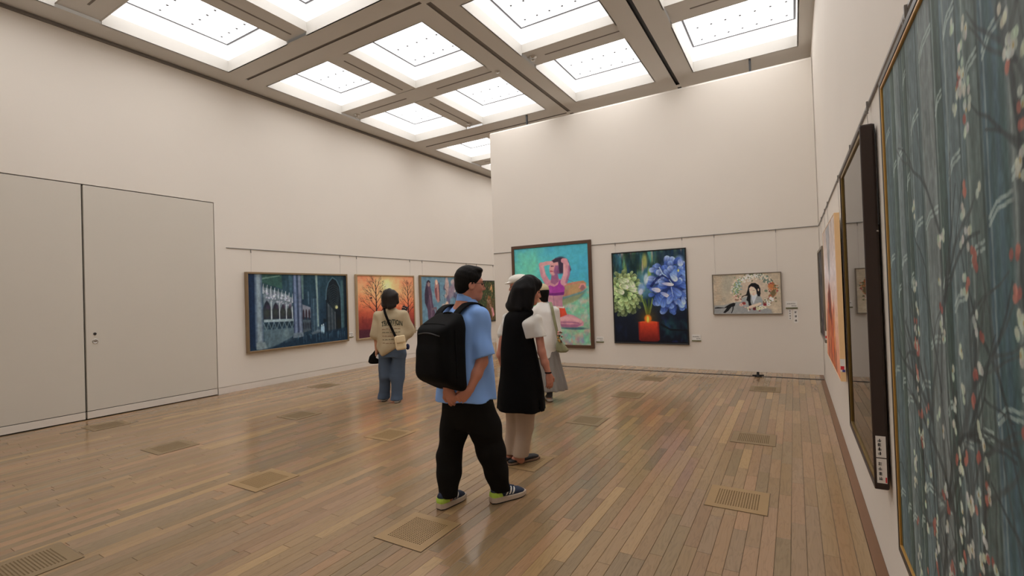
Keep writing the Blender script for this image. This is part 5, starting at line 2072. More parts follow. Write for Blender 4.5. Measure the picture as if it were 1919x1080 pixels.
# ---- his backpack, a thing of its own
def build_backpack():
    J = man.J
    m1 = mat('black_nylon', (.006, .006, .0065, 1), .85, .2, 30, .35, 700, spec=.12)
    m2 = mat('black_nylon_trim', (.030, .030, .032, 1), .5, .2, 30, .2, 700)
    cen = J(831, 662, -.20)
    fac, rgt = unit(V3(.66, .75, 0)), unit(V3(.75, -.66, 0))
    ex, ey = man.ex, man.ey
    base = J(831, 732, -.20)
    wl = man.o + ex * float(base[0]) + ey * float(base[1])
    root = empty('backpack', (wl.x, wl.y, float(base[2])), YAW)
    tag(root, 'large black backpack on the back of the man in the blue shirt', 'backpack')
    L = lambda p: np.asarray(p, float) - base
    c = L(cen)
    up = V3(0, 0, 1)
    R = np.array([rgt, fac, up])
    F = Field((-.34, -.34, -.04), (.34, .34, .68), .0065)
    F.box(c + V3(0, 0, -.01) - fac * .02, (.165, .125, .282), R, .07)
    F.box(c + V3(0, 0, -.09) - fac * .045, (.156, .110, .172), R, .07, .03)
    F.box(c + V3(0, 0, .215) + fac * .02, (.145, .085, .085), R, .055, .03)
    F.cut(c + V3(0, 0, .245) - fac * .02, up * 1.0 - fac * .55, .03)
    F.cut(c + V3(0, 0, -.20) - fac * .10, -up * 1.0 - fac * .55, .05)
    F.wrinkle(.003, (14, 14, 9), 4)
    pb = F.build('pack_body', m1, root)
    dr = drape_fn(pb, fac, .001)
    pts = [dr(c + rgt * x + up * (.155 - 1.1 * x * x)) for x in np.linspace(-.10, .13, 11)]
    MB().tube([tuple(p) for p in pts if p is not None], .0045, 6).build('zip', m2, root)
    pts = [dr(c + rgt * x + up * (.215 - .4 * x * x)) for x in np.linspace(-.12, .13, 11)]
    MB().tube([tuple(p) for p in pts if p is not None], .0035, 6).build('zip', m1, root)
    dr = drape_fn(pb, -rgt, .001)
    pts = [dr(c - fac * .03 + up * z) for z in np.linspace(-.20, .17, 9)]
    MB().tube([tuple(p) for p in pts if p is not None], .005, 6).build('side_seam', m1, root)
    # haul handle
    hp = [c + up * .250 + rgt * -.05 + fac * .06, c + up * .284 + rgt * -.04 + fac * .06, c + up * .284 + rgt * .03 + fac * .06, c + up * .250 + rgt * .045 + fac * .06]
    band(hp, [fac] * 4, .028, .010).build('handle', m1, root)
    # shoulder straps: from the pack top over the shoulder and back under the arm
    sr = [L(J(850, 596, -.17)), L(J(862, 580, -.14)), L(J(879, 568, -.085)), L(J(898, 571, -.02)), L(J(912, 590, .06)), L(J(915, 640, .06)), L(J(908, 700, -.04)), L(J(884, 712, -.10))]
    band(sr, [(.69, -.72, .1), (.69, -.72, 0), (.69, -.72, -.15), (.69, -.72, -.3), (.5, -.8, -.2), (.3, -.9, 0), (.3, -.9, 0), (.2, -.5, .8)], .078, .016).build('strap', m1, root)
    sl = [L(J(818, 596, -.05)), L(J(826, 582, .0)), L(J(838, 573, .06)), L(J(852, 575, .14)), L(J(860, 600, .21)), L(J(858, 660, .22)), L(J(846, 700, .10)), L(J(830, 712, -.02))]
    band(sl, [(.69, -.72, 0)] * 4 + [(.6, -.8, 0)] * 4, .074, .016).build('strap', m1, root)


build_backpack()
# ================================================================== the woman in the black tunic
def build_tunic_woman():
    pr = Person(-2.20, 3.82, 'woman with long black hair in a black sleeveless tunic over a white blouse')
    J, root = pr.J, pr.root
    rgt = unit(V3(.80, -.60, 0))
    ro = math.atan2(rgt[1], rgt[0])
    skin = M_skin
    hd = J(992, 548, .02)
    Rh = frame_of((.94, .22, -.22))
    F = Field((-.40, -.34, -.01), (.40, .36, 1.76), .006)
    P = head(F, hd, Rh, .98, True)
    neck = J(978, 585, .0)
    F.cone(P(-.02, 0, -.05), neck, .047, .052, .03)
    shR, shL = J(1006, 600, -.06), J(950, 597, .10)
    pel = J(975, 718, 0)
    F.column([(pel[2] - .08, pel[0], pel[1], .15, .11), (pel[2] + .05, pel[0], pel[1], .15, .11), (pel[2] + .22, pel[0], pel[1], .12, .09), (pel[2] + .40, pel[0], pel[1], .14, .10), (neck[2] - .03, neck[0], neck[1], .11, .07), (neck[2] + .02, neck[0], neck[1], .05, .05)], .03, ro)
    elR, wrR = J(1015, 660, -.08), J(1028, 701, -.09)
    elL, wrL = J(938, 665, .12), J(950, 712, .14)
    F.chain([shR, elR, (elR + wrR) / 2, wrR], [.038, .036, .034, .024], .02)
    F.chain([shL, elL, wrL], [.044, .037, .024], .02)
    hand(F, wrR, V3(.10, .02, -1), V3(.45, -.88, 0), V3(.85, .45, -.1), .95, (.25, .35, .25), .04, .35)
    hand(F, wrL, V3(.1, .1, -1), V3(-.6, .5, 0), V3(.5, .8, 0), .95, (.25, .3, .2), .04, .3)
    legs = [(J(985, 735, -.05), J(984, 800, -.02), J(976, 862, -.03)), (J(965, 735, .06), J(964, 800, .06), J(955, 858, .06))]
    for l in legs:
        F.chain(list(l), [.080, .050, .031], .03)
    feet = [(J(953, 872, -.06), J(1009, 862, .11)), (J(944, 868, .0), J(988, 856, .18))]
    feet = [(V3(a[0], a[1], 0), V3(b[0], b[1], 0)) for a, b in feet]
    for (a, b), l in zip(feet, legs):
        F.cone(l[2], a + (b - a) * .28 + V3(0, 0, .050), .029, .029, .02)
        F.cone(a + (b - a) * .20 + V3(0, 0, .046), a + (b - a) * .80 + V3(0, 0, .034), .027, .022, .02)
    F.build('body', skin, root)
    face_bits(root, P, Rh, .98)
    # hair: crown, long back, side falling over the ear
    F = Field(hd - V3(.26, .22, .25), hd + V3(.20, .22, .18), .0055)
    F.ell(P(-.014, 0, .058), (.108, .094, .106), Rh, .01)
    F.ell(P(.052, 0, .090), (.055, .070, .045), Rh, .02)
    top = P(-.03, 0, .03)
    for (px, py, dy, r) in ((962, 576, .03, .056), (975, 578, -.035, .058), (990, 574, -.070, .045), (957, 572, .09, .048), (984, 574, .05, .050)):
        q = J(px, py, dy)
        F.cone(top * .6 + q * .4 + V3(0, 0, .04), q, .080, r, .05)
    F.cone(P(-.004, -.086, .02), P(-.012, -.086, -.11), .030, .026, .03)
    F.cone(P(.010, .085, .02), P(.0, .086, -.10), .026, .022, .03)
    F.ell(P(.094, -.01, -.055), (.070, .110, .098), Rh, .012, True)
    F.cut(J(972, 586.5, 0), V3(.10, 0, -1), .02)
    F.wrinkle(.002, (70, 70, 12), 6)
    F.build('hair', M_hair, root)
    # blouse: white with flared half sleeves
    bl = mat('cream_blouse', (.80, .765, .70, 1), .8, .04, 12, .3, 400)
    F = Field((-.34, -.32, .9), (.34, .32, 1.55), .006)
    c3 = J(973, 604)
    F.column([(c3[2] - .28, c3[0], c3[1], .15, .11), (c3[2], c3[0], c3[1], .175, .105), (c3[2] + .06, neck[0], neck[1], .11, .075), (c3[2] + .10, neck[0], neck[1], .058, .058)], .02, ro)
    hR, hL = J(1012, 637, -.06), J(943, 632, .12)
    F.cone(J(1006, 600, -.06), hR, .050, .068, .03)
    F.cone(shL, hL + V3(.01, 0, .03), .045, .060, .03)
    F.wrinkle(.0045, (20, 20, 6), 3)
    F.cut(J(1011, 631, -.06), V3(.10, 0, -1), .004)
    F.build('blouse', bl, root)
    # tunic
    F = Field((-.36, -.34, .42), (.36, .34, 1.55), .006)
    S = []
    for (py, xl, xr, b) in ((766, 932, 1021, .200), (740, 933.5, 1018, .192), (700, 938, 1014, .175), (660, 940, 1005, .155), (630, 943, 998, .135), (605, 946, 996, .118), (592, 949, 995, .105)):
        c = J((xl + xr) / 2, py, 0)
        half = (xr - xl) / 2 / FPX * pr.depth
        a = math.sqrt(max(.012, (half ** 2 - (b * .6) ** 2))) / .80
        S.append((c[2], c[0], c[1], a, b))
    t0 = S[-1]
    S += [(t0[0] + .035, neck[0] - .005, neck[1], .135, .085), (t0[0] + .062, neck[0], neck[1], .085, .066)]
    F.column(S, .012, ro, 2.2, wave=(7, .035, .45, 1.1, .4))
    for sg, s in ((1, shR), (-1, shL)):
        F.cone(s + rgt * .062 * sg + V3(0, 0, -.07), s + rgt * .066 * sg + V3(0, 0, .12), .044, .050, .012, None, True)
    # side slit near the right hand
    for dy in np.arange(-.26, .06, .03):
        F.cone(J(1011, 780, dy), J(1009.5, 750, dy), .020, .004, .004, None, True)
    F.wrinkle(.003, (14, 14, 4), 9)
    F.build('tunic', M_blackfab, root)
    MB().ring([(.006, 0), (.006, .004), (.002, .005)], 10, (0, 0, 0), 'y').build('button', M_steel, root).location = J(983, 692.5, -.172)
    # trousers
    tp = mat('taupe_trousers', rgb(150, 132, 116, 1.55), .8, .06, 10, .3, 400)
    F = Field((-.30, -.26, .05), (.30, .30, .90), .0065)
    (a, b, c), (d, e, f_) = legs
    F.chain([a, b, c + V3(0, 0, .012)], [.105, .075, .074], .03)
    F.chain([d, e, f_ + V3(0, 0, .022)], [.105, .072, .066], .03)
    F.wrinkle(.003, (18, 18, 5), 2)
    F.cut((0, 0, .075), (0, 0, -1), .004)
    F.build('trousers', tp, root)
    ms = {'upper': mat('black_canvas_shoe', (.012, .012, .014, 1), .6, .1, 30), 'sole': mat('brown_jute', rgb(112, 88, 70, 1.4), .8, .25, 60), 'outsole': M_rubber}
    for a, b in feet:
        s = shoe(root, a, b, 'flat', 1, ms, scale=.94)
        # open back: leave only the vamp dark by a skin-coloured instep above it
    MB().ring([(.029, -.006), (.031, 0), (.029, .006), (.026, .004), (.026, -.004)], 18).build('bracelet', M_blackfab, root, smooth=True).location = wrR + V3(-.003, 0, .012)


build_tunic_woman()


# ================================================================== the girl with the cross-body bag
def build_girl():
    pr = Person(-5.20, 5.25, 'girl in a printed beige T-shirt and wide blue jeans facing the sunset painting')
    J, root = pr.J, pr.root
    hd = J(731, 561, .02)
    Rh = frame_of((.28, .95, .02))
    F = Field((-.42, -.32, -.01), (.42, .36, 1.72), .0075)
    P = head(F, hd, Rh, 1.0, True)
    neck = J(732, 582, .0)
    F.cone(P(-.02, 0, -.05), neck, .046, .052, .03)
    shL, shR = J(711, 594, .02), J(755, 592, .02)
    pel = J(735, 655, .02)
    F.column([(pel[2] - .08, pel[0], pel[1], .155, .11), (pel[2] + .05, pel[0], pel[1], .15, .11), (pel[2] + .22, pel[0], pel[1], .125, .09), (pel[2] + .40, pel[0], pel[1], .15, .10), (neck[2] - .03, neck[0], neck[1], .11, .07), (neck[2] + .02, neck[0], neck[1], .05, .05)], .03)
    elL, wrL = J(705, 632, .0), J(706, 657, .03)
    elR, wrR = J(768, 618, .08), J(760, 590, .20)
    F.chain([shL, elL, wrL], [.045, .037, .025], .02)
    F.chain([shR, elR, wrR], [.045, .037, .025], .02)
    hand(F, wrL, V3(.02, .05, -1), V3(-.8, -.5, 0), V3(.3, .9, 0), .95, (.6, .8, .5), .03, .6, .008)
    hand(F, wrR, V3(-.1, .2, .95), V3(.4, .8, 0), V3(-.8, .2, 0), .95, (.6, .7, .4), .03, .6, .008)
    legs = [(J(722, 668, .03), J(722, 706, .05), J(720, 742, .10)), (J(748, 668, .0), J(745, 708, .02), J(743, 750, -.02))]
    for l in legs:
        F.chain(list(l), [.085, .052, .034], .03)
    feet = [(J(718, 751, .05), J(724, 746, .28)), (J(743, 758, -.08), J(747, 751, .16))]
    feet = [(V3(a[0], a[1], 0), V3(b[0], b[1], 0)) for a, b in feet]
    for (a, b), l in zip(feet, legs):
        F.cone(l[2], a + (b - a) * .25 + V3(0, 0, .055), .034, .034, .02)
        F.cone(a + (b - a) * .22 + V3(0, 0, .045), a + (b - a) * .8 + V3(0, 0, .04), .030, .026, .02)
    F.build('body', M_skin2, root)
    face_bits(root, P, Rh, 1.0)
    # bob hair
    F = Field(hd - .22, hd + .22, .006)
    F.ell(P(-.014, 0, .056), (.112, .104, .106), Rh, .01)
    for (px, py, dy, r) in ((722, 573, -.05, .045), (731, 575, -.075, .050), (738, 573, -.06, .040), (720, 571, .02, .040), (744, 566, -.0, .030)):
        q = J(px, py, dy)
        F.cone(hd * .5 + q * .5 + V3(0, 0, .05), q, .085, r, .04)
    F.ell(P(.085, 0, -.03), (.060, .074, .085), Rh, .012, True)
    F.cut(J(730, 580.5, 0), V3(0.12, 0, -1), .02)
    F.wrinkle(.003, (60, 60, 12), 4)
    F.build('hair', M_hairb, root)
    # T-shirt, hem pulled up on the right
    ts = mat('beige_tshirt', rgb(164, 149, 122, 1.32), .85, .06, 10, .3, 400)
    F = Field((-.40, -.30, .58), (.40, .30, 1.46), .007)
    S = []
    for (py, xl, xr, b) in ((671, 711, 760, .165), (655, 708, 762, .165), (635, 708, 762, .155), (615, 707, 761, .145), (596, 704, 763, .125), (588, 707, 759, .105)):
        c = J((xl + xr) / 2, py, .02)
        S.append((c[2], c[0], c[1], (xr - xl) / 2 / FPX * pr.depth, b))
    t0 = S[-1]
    S += [(t0[0] + .045, neck[0], neck[1], .13, .085), (t0[0] + .075, neck[0], neck[1], .070, .064)]
    F.column(S, .015, 0, 2.2, wave=(9, .03, .6, 1.0, .9))
    hL, hR = J(703, 628, .0), J(767, 622, .05)
    F.cone(shL + V3(.0, 0, .01), hL, .075, .082, .05)
    F.cone(shR + V3(.0, 0, .01), hR, .075, .085, .05)
    F.wrinkle(.0065, (20, 14, 16), 12)
    a, b = J(716, 670, 0), J(750, 650, 0)
    nrm = unit(V3((b - a)[2], 0, -(b - a)[0]))
    F.cut(a + V3(0, 0, -.0), nrm if nrm[2] < 0 else -nrm, .05)
    a, b = J(708, 656, 0), J(719, 671, 0)
    nrm = unit(V3((b - a)[2], 0, -(b - a)[0]))
    F.cut(a, nrm if nrm[0] < 0 else -nrm, .04)
    shirt = F.build('tshirt', ts, root)
    # printed text on the back: projected on to the cloth
    bpy.context.view_layer.update()
    from mathutils.bvhtree import BVHTree
    me = shirt.data
    bvh = BVHTree.FromPolygons([v.co[:] for v in me.vertices], [p.vertices[:] for p in me.polygons])

    def drape(x, z):
        hit = bvh.ray_cast(Vector((x, -1.0, z)), Vector((0, 1, 0)))
        return hit[0].y - .0028 if hit[0] is not None else None

    def text_mesh(txt, cx, cz, w, arch, material, name, squeeze=1.0):
        cu = bpy.data.curves.new('txt', 'FONT')
        cu.body = txt
        cu.align_x = 'CENTER'
        cu.size = 1.0
        cu.offset = .028
        cu.resolution_u = 3
        ob = bpy.data.objects.new('txt', cu)
        COL.objects.link(ob)
        dg = bpy.context.evaluated_depsgraph_get()
        m0 = bpy.data.meshes.new_from_object(ob.evaluated_get(dg))
        bpy.data.objects.remove(ob)
        bm = bmesh.new()
        bm.from_mesh(m0)
        bmesh.ops.triangulate(bm, faces=bm.faces)
        bmesh.ops.subdivide_edges(bm, edges=bm.edges, cuts=1)
        xs = [v.co.x for v in bm.verts]
        sc = w / (max(xs) - min(xs))
        for v in bm.verts:
            x = v.co.x * sc
            z = cz + v.co.y * sc * squeeze - arch * (x / (w / 2)) ** 2
            y = drape(cx + x, z)
            v.co = Vector((cx + x, y if y is not None else -.18, z))
        bm.to_mesh(m0)
        bm.free()
        return link(name, m0, material, root)
    dk = mat('green_black_print', rgb(48, 54, 40, 1.3), .8, .1, 30)
    rd = mat('faded_brown_print', rgb(120, 84, 66, 1.4), .8, .1, 30)
    tc = J(734, 602, -.1)
    text_mesh('TRADITION', tc[0], tc[2] - .045, .30, .035, dk, 'lettering', 1.75)
    # rows of small printed lines
    rr = random.Random(4)
    mbp = {0: MB(), 1: MB()}
    for row in range(6):
        z = J(734, 610 + row * 6.6, -.1)[2]
        x = J(716 + row * .3, 610, -.1)[0]
        x1 = J(750, 610, -.1)[0]
        while x < x1:
            ln = rr.uniform(.02, .05)
            zz = z + rr.uniform(-.004, .004)
            pts = []
            for t in (0, .5, 1):
                y = drape(x + ln * t, zz)
                if y is not None:
                    pts.append((x + ln * t, y, zz + .004 * math.sin(t * 3)))
            if len(pts) == 3:
                mbp[0 if row % 2 == 0 else 1].tube(pts, .0034, 5)
            x += ln + rr.uniform(.008, .02)
    mbp[0].build('small_print', dk, root)['kind'] = 'stuff'
    mbp[1].build('small_print', rd, root)['kind'] = 'stuff'
    # jeans
    jm = mat('blue_denim', rgb(64, 78, 97, 1.35), .85, .22, 7, .35, 500)
    F = Field((-.32, -.30, .02), (.32, .42, 1.0), .007)
    (a, b, c), (d, e, f_) = legs
    w0 = J(736, 648, .02)
    F.column([(w0[2] - .16, w0[0], w0[1], .185, .135), (w0[2] - .05, w0[0], w0[1], .18, .13), (w0[2] + .06, w0[0], w0[1], .155, .115)], .03)
    F.chain([a + V3(0, 0, .02), b, c, c + V3(-.01, 0, -.035)], [.100, .090, .085, .085], .035)
    F.chain([d + V3(0, 0, .02), e, f_, f_ + V3(0, 0, -.03)], [.105, .095, .086, .084], .035)
    F.wrinkle(.005, (16, 16, 12), 7)
    F.cut((0, 0, .035), (0, 0, -1), .006)
    F.build('jeans', jm, root)
    ms = {'upper': mat('grey_sneaker', rgb(150, 146, 138, 1.4), .7, .08, 30), 'sole': M_white, 'outsole': M_rubber, 'heel': M_white, 'stripe': M_white}
    for a, b in feet:
        shoe(root, a, b, 'flat', 1, ms, scale=.95)

    def tl(p):
        return pr.o + pr.ex * float(p[0]) + pr.ey * float(p[1]) + Vector((0, 0, float(p[2])))
    # cream cross-body pouch
    base = J(751, 656, -.19)
    bag = empty('crossbody_bag', tl(base), YAW)
    tag(bag, 'small cream cross-body pouch with black strap on the girl\'s right hip', 'bag')
    cm = mat('cream_leatherette', rgb(196, 178, 144, 1.5), .55, .05, 10, .2, 300)
    L = lambda p: np.asarray(p, float) - base
    R = np.array([[1, 0, .12], [0, 1, 0], [-.12, 0, 1]]) / math.sqrt(1.0144)
    F = Field((-.12, -.08, -.03), (.13, .08, .30), .005)
    F.box((.0, 0, .105), (.075, .036, .105), R, .028)
    F.box((.012, -.034, .160), (.066, .014, .052), R, .013, .004)
    F.build('pouch', cm, bag)
    MB().box(-.045, .045, -.052, -.047, .095, .100).build('flap_edge', mat('tan_edge', rgb(140, 118, 86, 1.4), .6, .05, 10), bag)
    pts = [L(J(719.5, 577, -.03)), L(J(722, 588, -.14)), L(J(728, 603, -.155)), L(J(735, 618, -.165)), L(J(742, 633, -.185))]
    band(pts, [(1, .1, .3)] * 5, .036, .006).build('strap', M_blackfab, bag)
    MB().ring([(.014, -.006), (.018, 0), (.014, .006), (.010, 0)], 12, (0, 0, 0), 'y').build('buckle', M_black, bag).location = L(J(742.5, 633, -.20))
    pm = MB().ring([(.001, -.045), (.022, -.035), (.030, 0), (.024, .03), (.001, .045)], 12).build('pompom', mat('navy_fluff', rgb(24, 30, 60, 1.5), .95, .2, 60, .8, 300), bag, smooth=True)
    pm.location = L(J(764, 650, -.12))
    # black hand bag held low on the left
    base = J(701, 682, .05)
    bag = empty('handbag', tl(base), YAW)
    tag(bag, 'black handbag held low in the girl\'s left hand', 'bag')
    L = lambda p: np.asarray(p, float) - base
    F = Field((-.16, -.10, -.02), (.16, .10, .28), .006)
    F.column([(0, .0, 0, .06, .04), (.03, .0, 0, .088, .05), (.10, .012, 0, .080, .045), (.17, .03, 0, .040, .03), (.21, .04, 0, .018, .018)], .01)
    F.wrinkle(.004, (30, 30, 20), 3)
    F.build('bag_body', M_blackfab, bag)
    band([V3(.03, 0, .17), V3(.040, -.02, .215), L(wrL + V3(.0, .0, -.085)), V3(.05, .025, .21), V3(.035, .02, .17)], [(0, 0, 1), (1, 0, .3), (1, 0, 0), (1, 0, .3), (0, 0, 1)], .016, .006).build('handle', M_blackfab, bag)
    base = J(707, 672, -.02)
    pp = MB().box(-.022, .030, -.002, .002, 0, .055).build('paper_ticket', M_white)
    pp.location = tl(base)
    pp.rotation_euler = (0, .45, YAW)
    tag(pp, 'small white paper in the girl\'s left hand', 'paper')
    base = J(757, 583, .18)
    ph_ = MB().box(-.042, .042, -.006, .006, 0, .075).build('phone', mat('navy_phone_case', rgb(18, 24, 40, 1.5), .4, .05, 20), None, .008)
    ph_.location = tl(base)
    ph_.rotation_euler = (0, .35, YAW)
    tag(ph_, 'dark navy phone raised above the girl\'s right shoulder', 'phone')


build_girl()


# ================================================================== the woman in the white shirt behind
def build_white_woman():
    pr = Person(-3.05, 6.20, 'woman in a loose white shirt and long grey skirt behind the black tunic')
    J, root = pr.J, pr.root
    ro = .35
    hd = J(1015, 553, .06)
    Rh = frame_of((-.55, .83, -.1))
    F = Field((-.45, -.34, -.01), (.40, .42, 1.72), .008)
    P = head(F, hd, Rh, .98, True)
    neck = J(1018, 570, .02)
    F.cone(P(-.02, 0, -.05), neck, .046, .052, .03)
    shL, shR = J(1000, 582, .02), J(1042, 580, -.04)
    pel = J(1025, 660, 0)
    F.column([(pel[2] - .08, pel[0], pel[1], .15, .11), (pel[2] + .05, pel[0], pel[1], .15, .11), (pel[2] + .22, pel[0], pel[1], .12, .09), (pel[2] + .40, pel[0], pel[1], .14, .10), (neck[2] - .03, neck[0], neck[1], .11, .07), (neck[2] + .02, neck[0], neck[1], .05, .05)], .03, ro)
    elL, wrL = J(1002, 625, .02), J(1000, 652, .14)
    elR, wrR = J(1044, 622, .05), J(1030, 636, .25)
    F.chain([shL, elL, wrL], [.044, .036, .024], .02)
    F.chain([shR, elR, wrR], [.044, .036, .024], .02)
    hand(F, wrL, V3(0, .3, -.95), V3(-.9, 0, 0), V3(.2, .9, .2), .95, (.4, .5, .3), .03, .5, .008)
    hand(F, wrR, V3(-.8, .5, .2), V3(.3, .8, .3), V3(-.2, .2, .9), .95, (.5, .6, .4), .03, .5, .008)
    legs = [(J(1012, 680, .0), J(1013, 712, .0), J(1015, 742, .0)), (J(1030, 680, -.0), J(1030, 712, -.02), J(1030, 745, -.03))]
    for l in legs:
        F.chain(list(l), [.08, .05, .033], .03)
    feet = [(J(1012, 752, -.02), J(1004, 749, .22)), (J(1032, 756, -.06), J(1026, 751, .17))]
    feet = [(V3(a[0], a[1], 0), V3(b[0], b[1], 0)) for a, b in feet]
    for (a, b), l in zip(feet, legs):
        F.cone(l[2], a + (b - a) * .25 + V3(0, 0, .055), .034, .034, .02)
        F.cone(a + (b - a) * .22 + V3(0, 0, .045), a + (b - a) * .8 + V3(0, 0, .04), .030, .026, .02)
    F.build('body', M_skin2, root)
    face_bits(root, P, Rh, .98)
    F = Field(hd - .2, hd + .2, .0065)
    F.ell(P(-.014, 0, .050), (.108, .092, .100), Rh, .01)
    F.cone(P(-.04, 0, .03), P(-.055, 0, -.085), .085, .055, .04)
    F.ell(P(.088, 0, -.03), (.062, .072, .09), Rh, .012, True)
    F.cut(J(1015, 567, 0), V3(0, 0, -1), .02)
    F.build('hair', M_hair, root)
    # soft beige cap
    cap = mat('beige_cap', rgb(170, 154, 124, 1.4), .85, .06, 14, .3, 400)
    F = Field(hd - .2, hd + .24, .0065)
    F.ell(P(-.014, 0, .075), (.118, .102, .092), Rh, .01)
    F.cut(P(0, 0, .048), unit(-Rh[2] + .25 * Rh[0]), .01)
    F.cone(P(.085, .045, .052), P(.085, -.045, .052), .045, .045, .02, (Rh[2], .18))
    F.build('cap', cap, root)
    ws = mat('white_shirt', (.80, .77, .73, 1), .8, .04, 10, .3, 400)
    F = Field((-.36, -.34, .62), (.36, .36, 1.46), .0075)
    S = []
    for (py, xl, xr, b) in ((669, 1003, 1046, .15), (650, 1002, 1048, .15), (625, 1001, 1049, .15), (600, 1001, 1048, .14), (585, 1002, 1045, .115)):
        c = J((xl + xr) / 2, py, 0)
        S.append((c[2], c[0], c[1], (xr - xl) / 2 / FPX * pr.depth, b))
    t0 = S[-1]
    S += [(t0[0] + .09, neck[0], neck[1], .13, .085), (t0[0] + .145, neck[0] - .01, neck[1] + .01, .066, .062)]
    F.column(S, .012, 0, 2.2, wave=(7, .04, .7, 1.1, .3))
    F.cone(shR + V3(-.01, 0, -.02), elR + V3(.0, 0, 0), .055, .068, .05)
    F.cone(shL + V3(.01, 0, -.02), elL + V3(0, 0, 0), .055, .068, .05)
    F.wrinkle(.005, (14, 14, 7), 17)
    a, b = J(1030, 669, 0), J(1049, 648, 0)
    nrm = unit(V3((b - a)[2], 0, -(b - a)[0]))
    F.cut(a, nrm if nrm[2] < 0 else -nrm, .03)
    F.build('shirt', ws, root)
    gs = mat('grey_skirt', rgb(112, 108, 104, 1.5), .85, .07, 8, .3, 400)
    F = Field((-.36, -.34, .12), (.40, .34, .95), .0075)
    S = []
    for (py, xl, xr, b) in ((730, 1000, 1063, .22), (705, 1002, 1057, .19), (680, 1005, 1051, .16), (655, 1007, 1046, .13)):
        c = J((xl + xr) / 2, py, 0)
        S.append((c[2], c[0], c[1], (xr - xl) / 2 / FPX * pr.depth, b))
    F.column(S, .012, 0, 2.0, wave=(13, .085, .15, .8, .2))
    F.build('skirt', gs, root)
    sk = mat('dark_sock', rgb(50, 54, 62, 1.4), .9, .1, 20)
    for l, (a, b) in zip(legs, feet):
        top = l[1] * .35 + l[2] * .65
        loft([[p + V3(r_ * math.cos(t), r_ * math.sin(t), 0) for t in np.linspace(0, 2 * math.pi, 14, endpoint=False)] for p, r_ in ((top, .045), (l[2], .041), (a + (b - a) * .25 + V3(0, 0, .06), .040))]).build('sock', sk, root, smooth=True)
    ms = {'upper': mat('white_sneaker', (.76, .73, .69, 1), .6, .06, 25), 'sole': M_white, 'outsole': M_rubber, 'heel': mat('grey_heel', (.35, .34, .33, 1), .6, .05, 20), 'stripe': mat('grey_stripe', (.12, .12, .12, 1), .6, .05, 20)}
    for a, b in feet:
        shoe(root, a, b, 'sneaker', 1, ms, scale=.92)

    def tl(p):
        return pr.o + pr.ex * float(p[0]) + pr.ey * float(p[1]) + Vector((0, 0, float(p[2])))
    base = J(1054, 661, -.16)
    bag = empty('shoulder_bag', tl(base), YAW)
    tag(bag, 'olive green shoulder bag with dangling charms at the white shirt woman\'s hip', 'bag')
    om = mat('olive_canvas', rgb(116, 116, 88, 1.5), .8, .08, 14, .3, 400)
    L = lambda p: np.asarray(p, float) - base
    F = Field((-.16, -.12, -.03), (.16, .12, .24), .006)
    F.column([(.0, .0, 0, .060, .05), (.03, .0, 0, .085, .065), (.10, -.02, 0, .065, .05), (.16, -.04, 0, .040, .035), (.20, -.05, 0, .02, .02)], .012)
    F.wrinkle(.004, (30, 30, 20), 3)
    F.build('bag_body', om, bag)
    band([L(J(1031, 566.5, -.02)), L(J(1034, 575, -.115)), L(J(1038, 595, -.155)), L(J(1044, 622, -.175)), V3(-.045, -.01, .18)], [(1, 0, .2)] * 5, .040, .006).build('strap', om, bag)
    r = random.Random(3)
    cc = [mat('gold_charm', rgb(150, 116, 60, 1.5), .35, .1, 20, metal=.6), mat('brown_charm', rgb(92, 62, 44, 1.5), .6, .1, 20), mat('pink_charm', rgb(190, 130, 126, 1.4), .6, .1, 20), mat('dark_charm', rgb(40, 34, 30, 1.4), .6, .1, 20)]
    for k in range(14):
        q = L(J(1043 + 11 * r.random(), 622 + 20 * r.random(), -.20 - .03 * r.random()))
        s = r.uniform(.010, .018)
        MB().ring([(.001, -s), (s * .8, -s * .5), (s, 0), (s * .7, s * .6), (.001, s)], 10).build('charm', cc[k % 4], bag, smooth=True).location = q


build_white_woman()


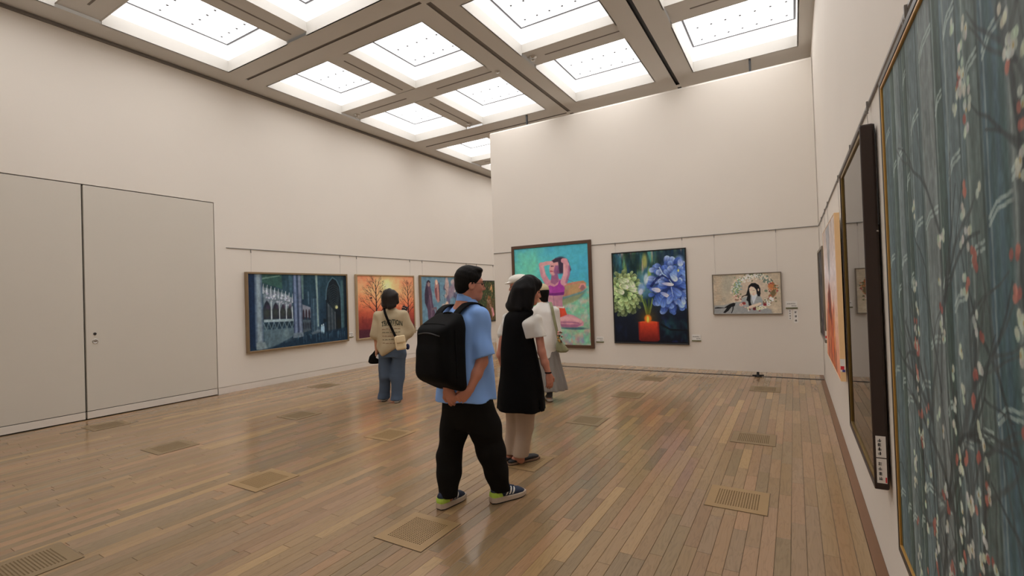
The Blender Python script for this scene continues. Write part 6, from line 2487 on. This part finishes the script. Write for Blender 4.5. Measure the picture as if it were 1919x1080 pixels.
# ================================================================== the man in the flat cap, mostly hidden
def build_cap_man():
    pr = Person(-2.69, 4.90, 'man in a white flat cap, only his head showing behind the black haired woman')
    J, root = pr.J, pr.root
    hd = J(972, 539, 0)
    Rh = frame_of((-.96, .25, -.05))
    F = Field((-.30, -.30, -.01), (.34, .30, 1.86), .008)
    P = head(F, hd, Rh, 1.0)
    neck = J(976, 562, 0)
    F.cone(P(-.02, 0, -.05), neck, .053, .058, .03)
    pel = J(980, 665, 0)
    F.column([(pel[2] - .08, pel[0], pel[1], .12, .16), (pel[2] + .1, pel[0], pel[1], .11, .15), (pel[2] + .42, pel[0], pel[1], .11, .18), (neck[2] - .03, neck[0], neck[1], .08, .13), (neck[2] + .01, neck[0], neck[1], .06, .06)], .03)
    for sg in (-1, 1):
        s = J(976, 582, sg * .17)
        e = s + V3(.015, sg * .02, -.28)
        w = e + V3(-.03, 0, -.24)
        F.chain([s, e, w], [.05, .042, .028], .02)
        hand(F, w, V3(-.1, 0, -1), V3(0, sg * 1.0, 0), V3(-1, 0, 0), 1.0, (.3, .4, .3), .03, .4, .009)
        hp = pel + V3(0, sg * .08, -.05)
        kn = V3(pel[0] - .01, sg * .08, .48)
        F.chain([hp, kn, V3(pel[0] + .01, sg * .08, .09)], [.085, .055, .036], .03)
        F.cone(V3(pel[0] + .0, sg * .08, .05), V3(pel[0] - .16, sg * .08, .04), .036, .03, .02)
    F.build('body', M_skin, root)
    face_bits(root, P, Rh, 1.0)
    F = Field(hd - .2, hd + .2, .007)
    F.ell(P(-.020, 0, .046), (.102, .087, .096), Rh, .01)
    F.cut(P(.03, 0, .02), unit(Rh[0] - .5 * Rh[2]), .012)
    F.cut(P(0, 0, -.05), -Rh[2], .02)
    F.build('hair', M_hair, root)
    F = Field(hd - .22, hd + .24, .006)
    cm = mat('white_flat_cap', (.78, .74, .67, 1), .85, .04, 14, .3, 400)
    F.ell(P(-.010, 0, .088), (.128, .108, .068), Rh, .01)
    F.cut(P(0, 0, .052), unit(-Rh[2] + .12 * Rh[0]), .012)
    F.cone(P(.105, .040, .058), P(.105, -.040, .058), .050, .050, .025, (Rh[2], .22))
    F.build('flat_cap', cm, root)
    F = Field((-.30, -.32, .70), (.34, .32, 1.62), .009)
    F.column([(pel[2] - .08, pel[0], pel[1], .14, .19), (pel[2] + .2, pel[0], pel[1], .13, .18), (pel[2] + .45, pel[0], pel[1], .125, .20), (neck[2] - .03, neck[0], neck[1], .09, .15), (neck[2] + .02, neck[0], neck[1], .068, .068)], .02)
    for sg in (-1, 1):
        s = J(976, 582, sg * .17)
        F.cone(s, s + V3(.012, sg * .018, -.24), .062, .064, .04)
    F.wrinkle(.004, (14, 14, 8), 3)
    F.build('shirt', mat('grey_polo', rgb(90, 88, 88, 1.4), .85, .06, 10, .3, 400), root)
    F = Field((-.28, -.26, .06), (.30, .26, .95), .009)
    F.column([(pel[2] - .16, pel[0], pel[1], .13, .18), (pel[2] - .02, pel[0], pel[1], .12, .17)], .03)
    for sg in (-1, 1):
        F.chain([pel + V3(0, sg * .08, -.08), V3(pel[0] - .01, sg * .08, .48), V3(pel[0] + .01, sg * .08, .10)], [.10, .075, .062], .03)
    F.cut((0, 0, .08), (0, 0, -1), .004)
    F.build('trousers', mat('dark_slacks', rgb(46, 44, 46, 1.4), .85, .06, 10, .3, 400), root)
    ms = {'upper': mat('dark_leather', (.03, .022, .018, 1), .4, .1, 20), 'sole': M_rubber, 'outsole': M_rubber}
    for sg in (-1, 1):
        a = V3(pel[0] + .07, sg * .08, 0)
        shoe(root, a, a + V3(-.28, sg * .02, 0), 'flat', 1, ms)


build_cap_man()
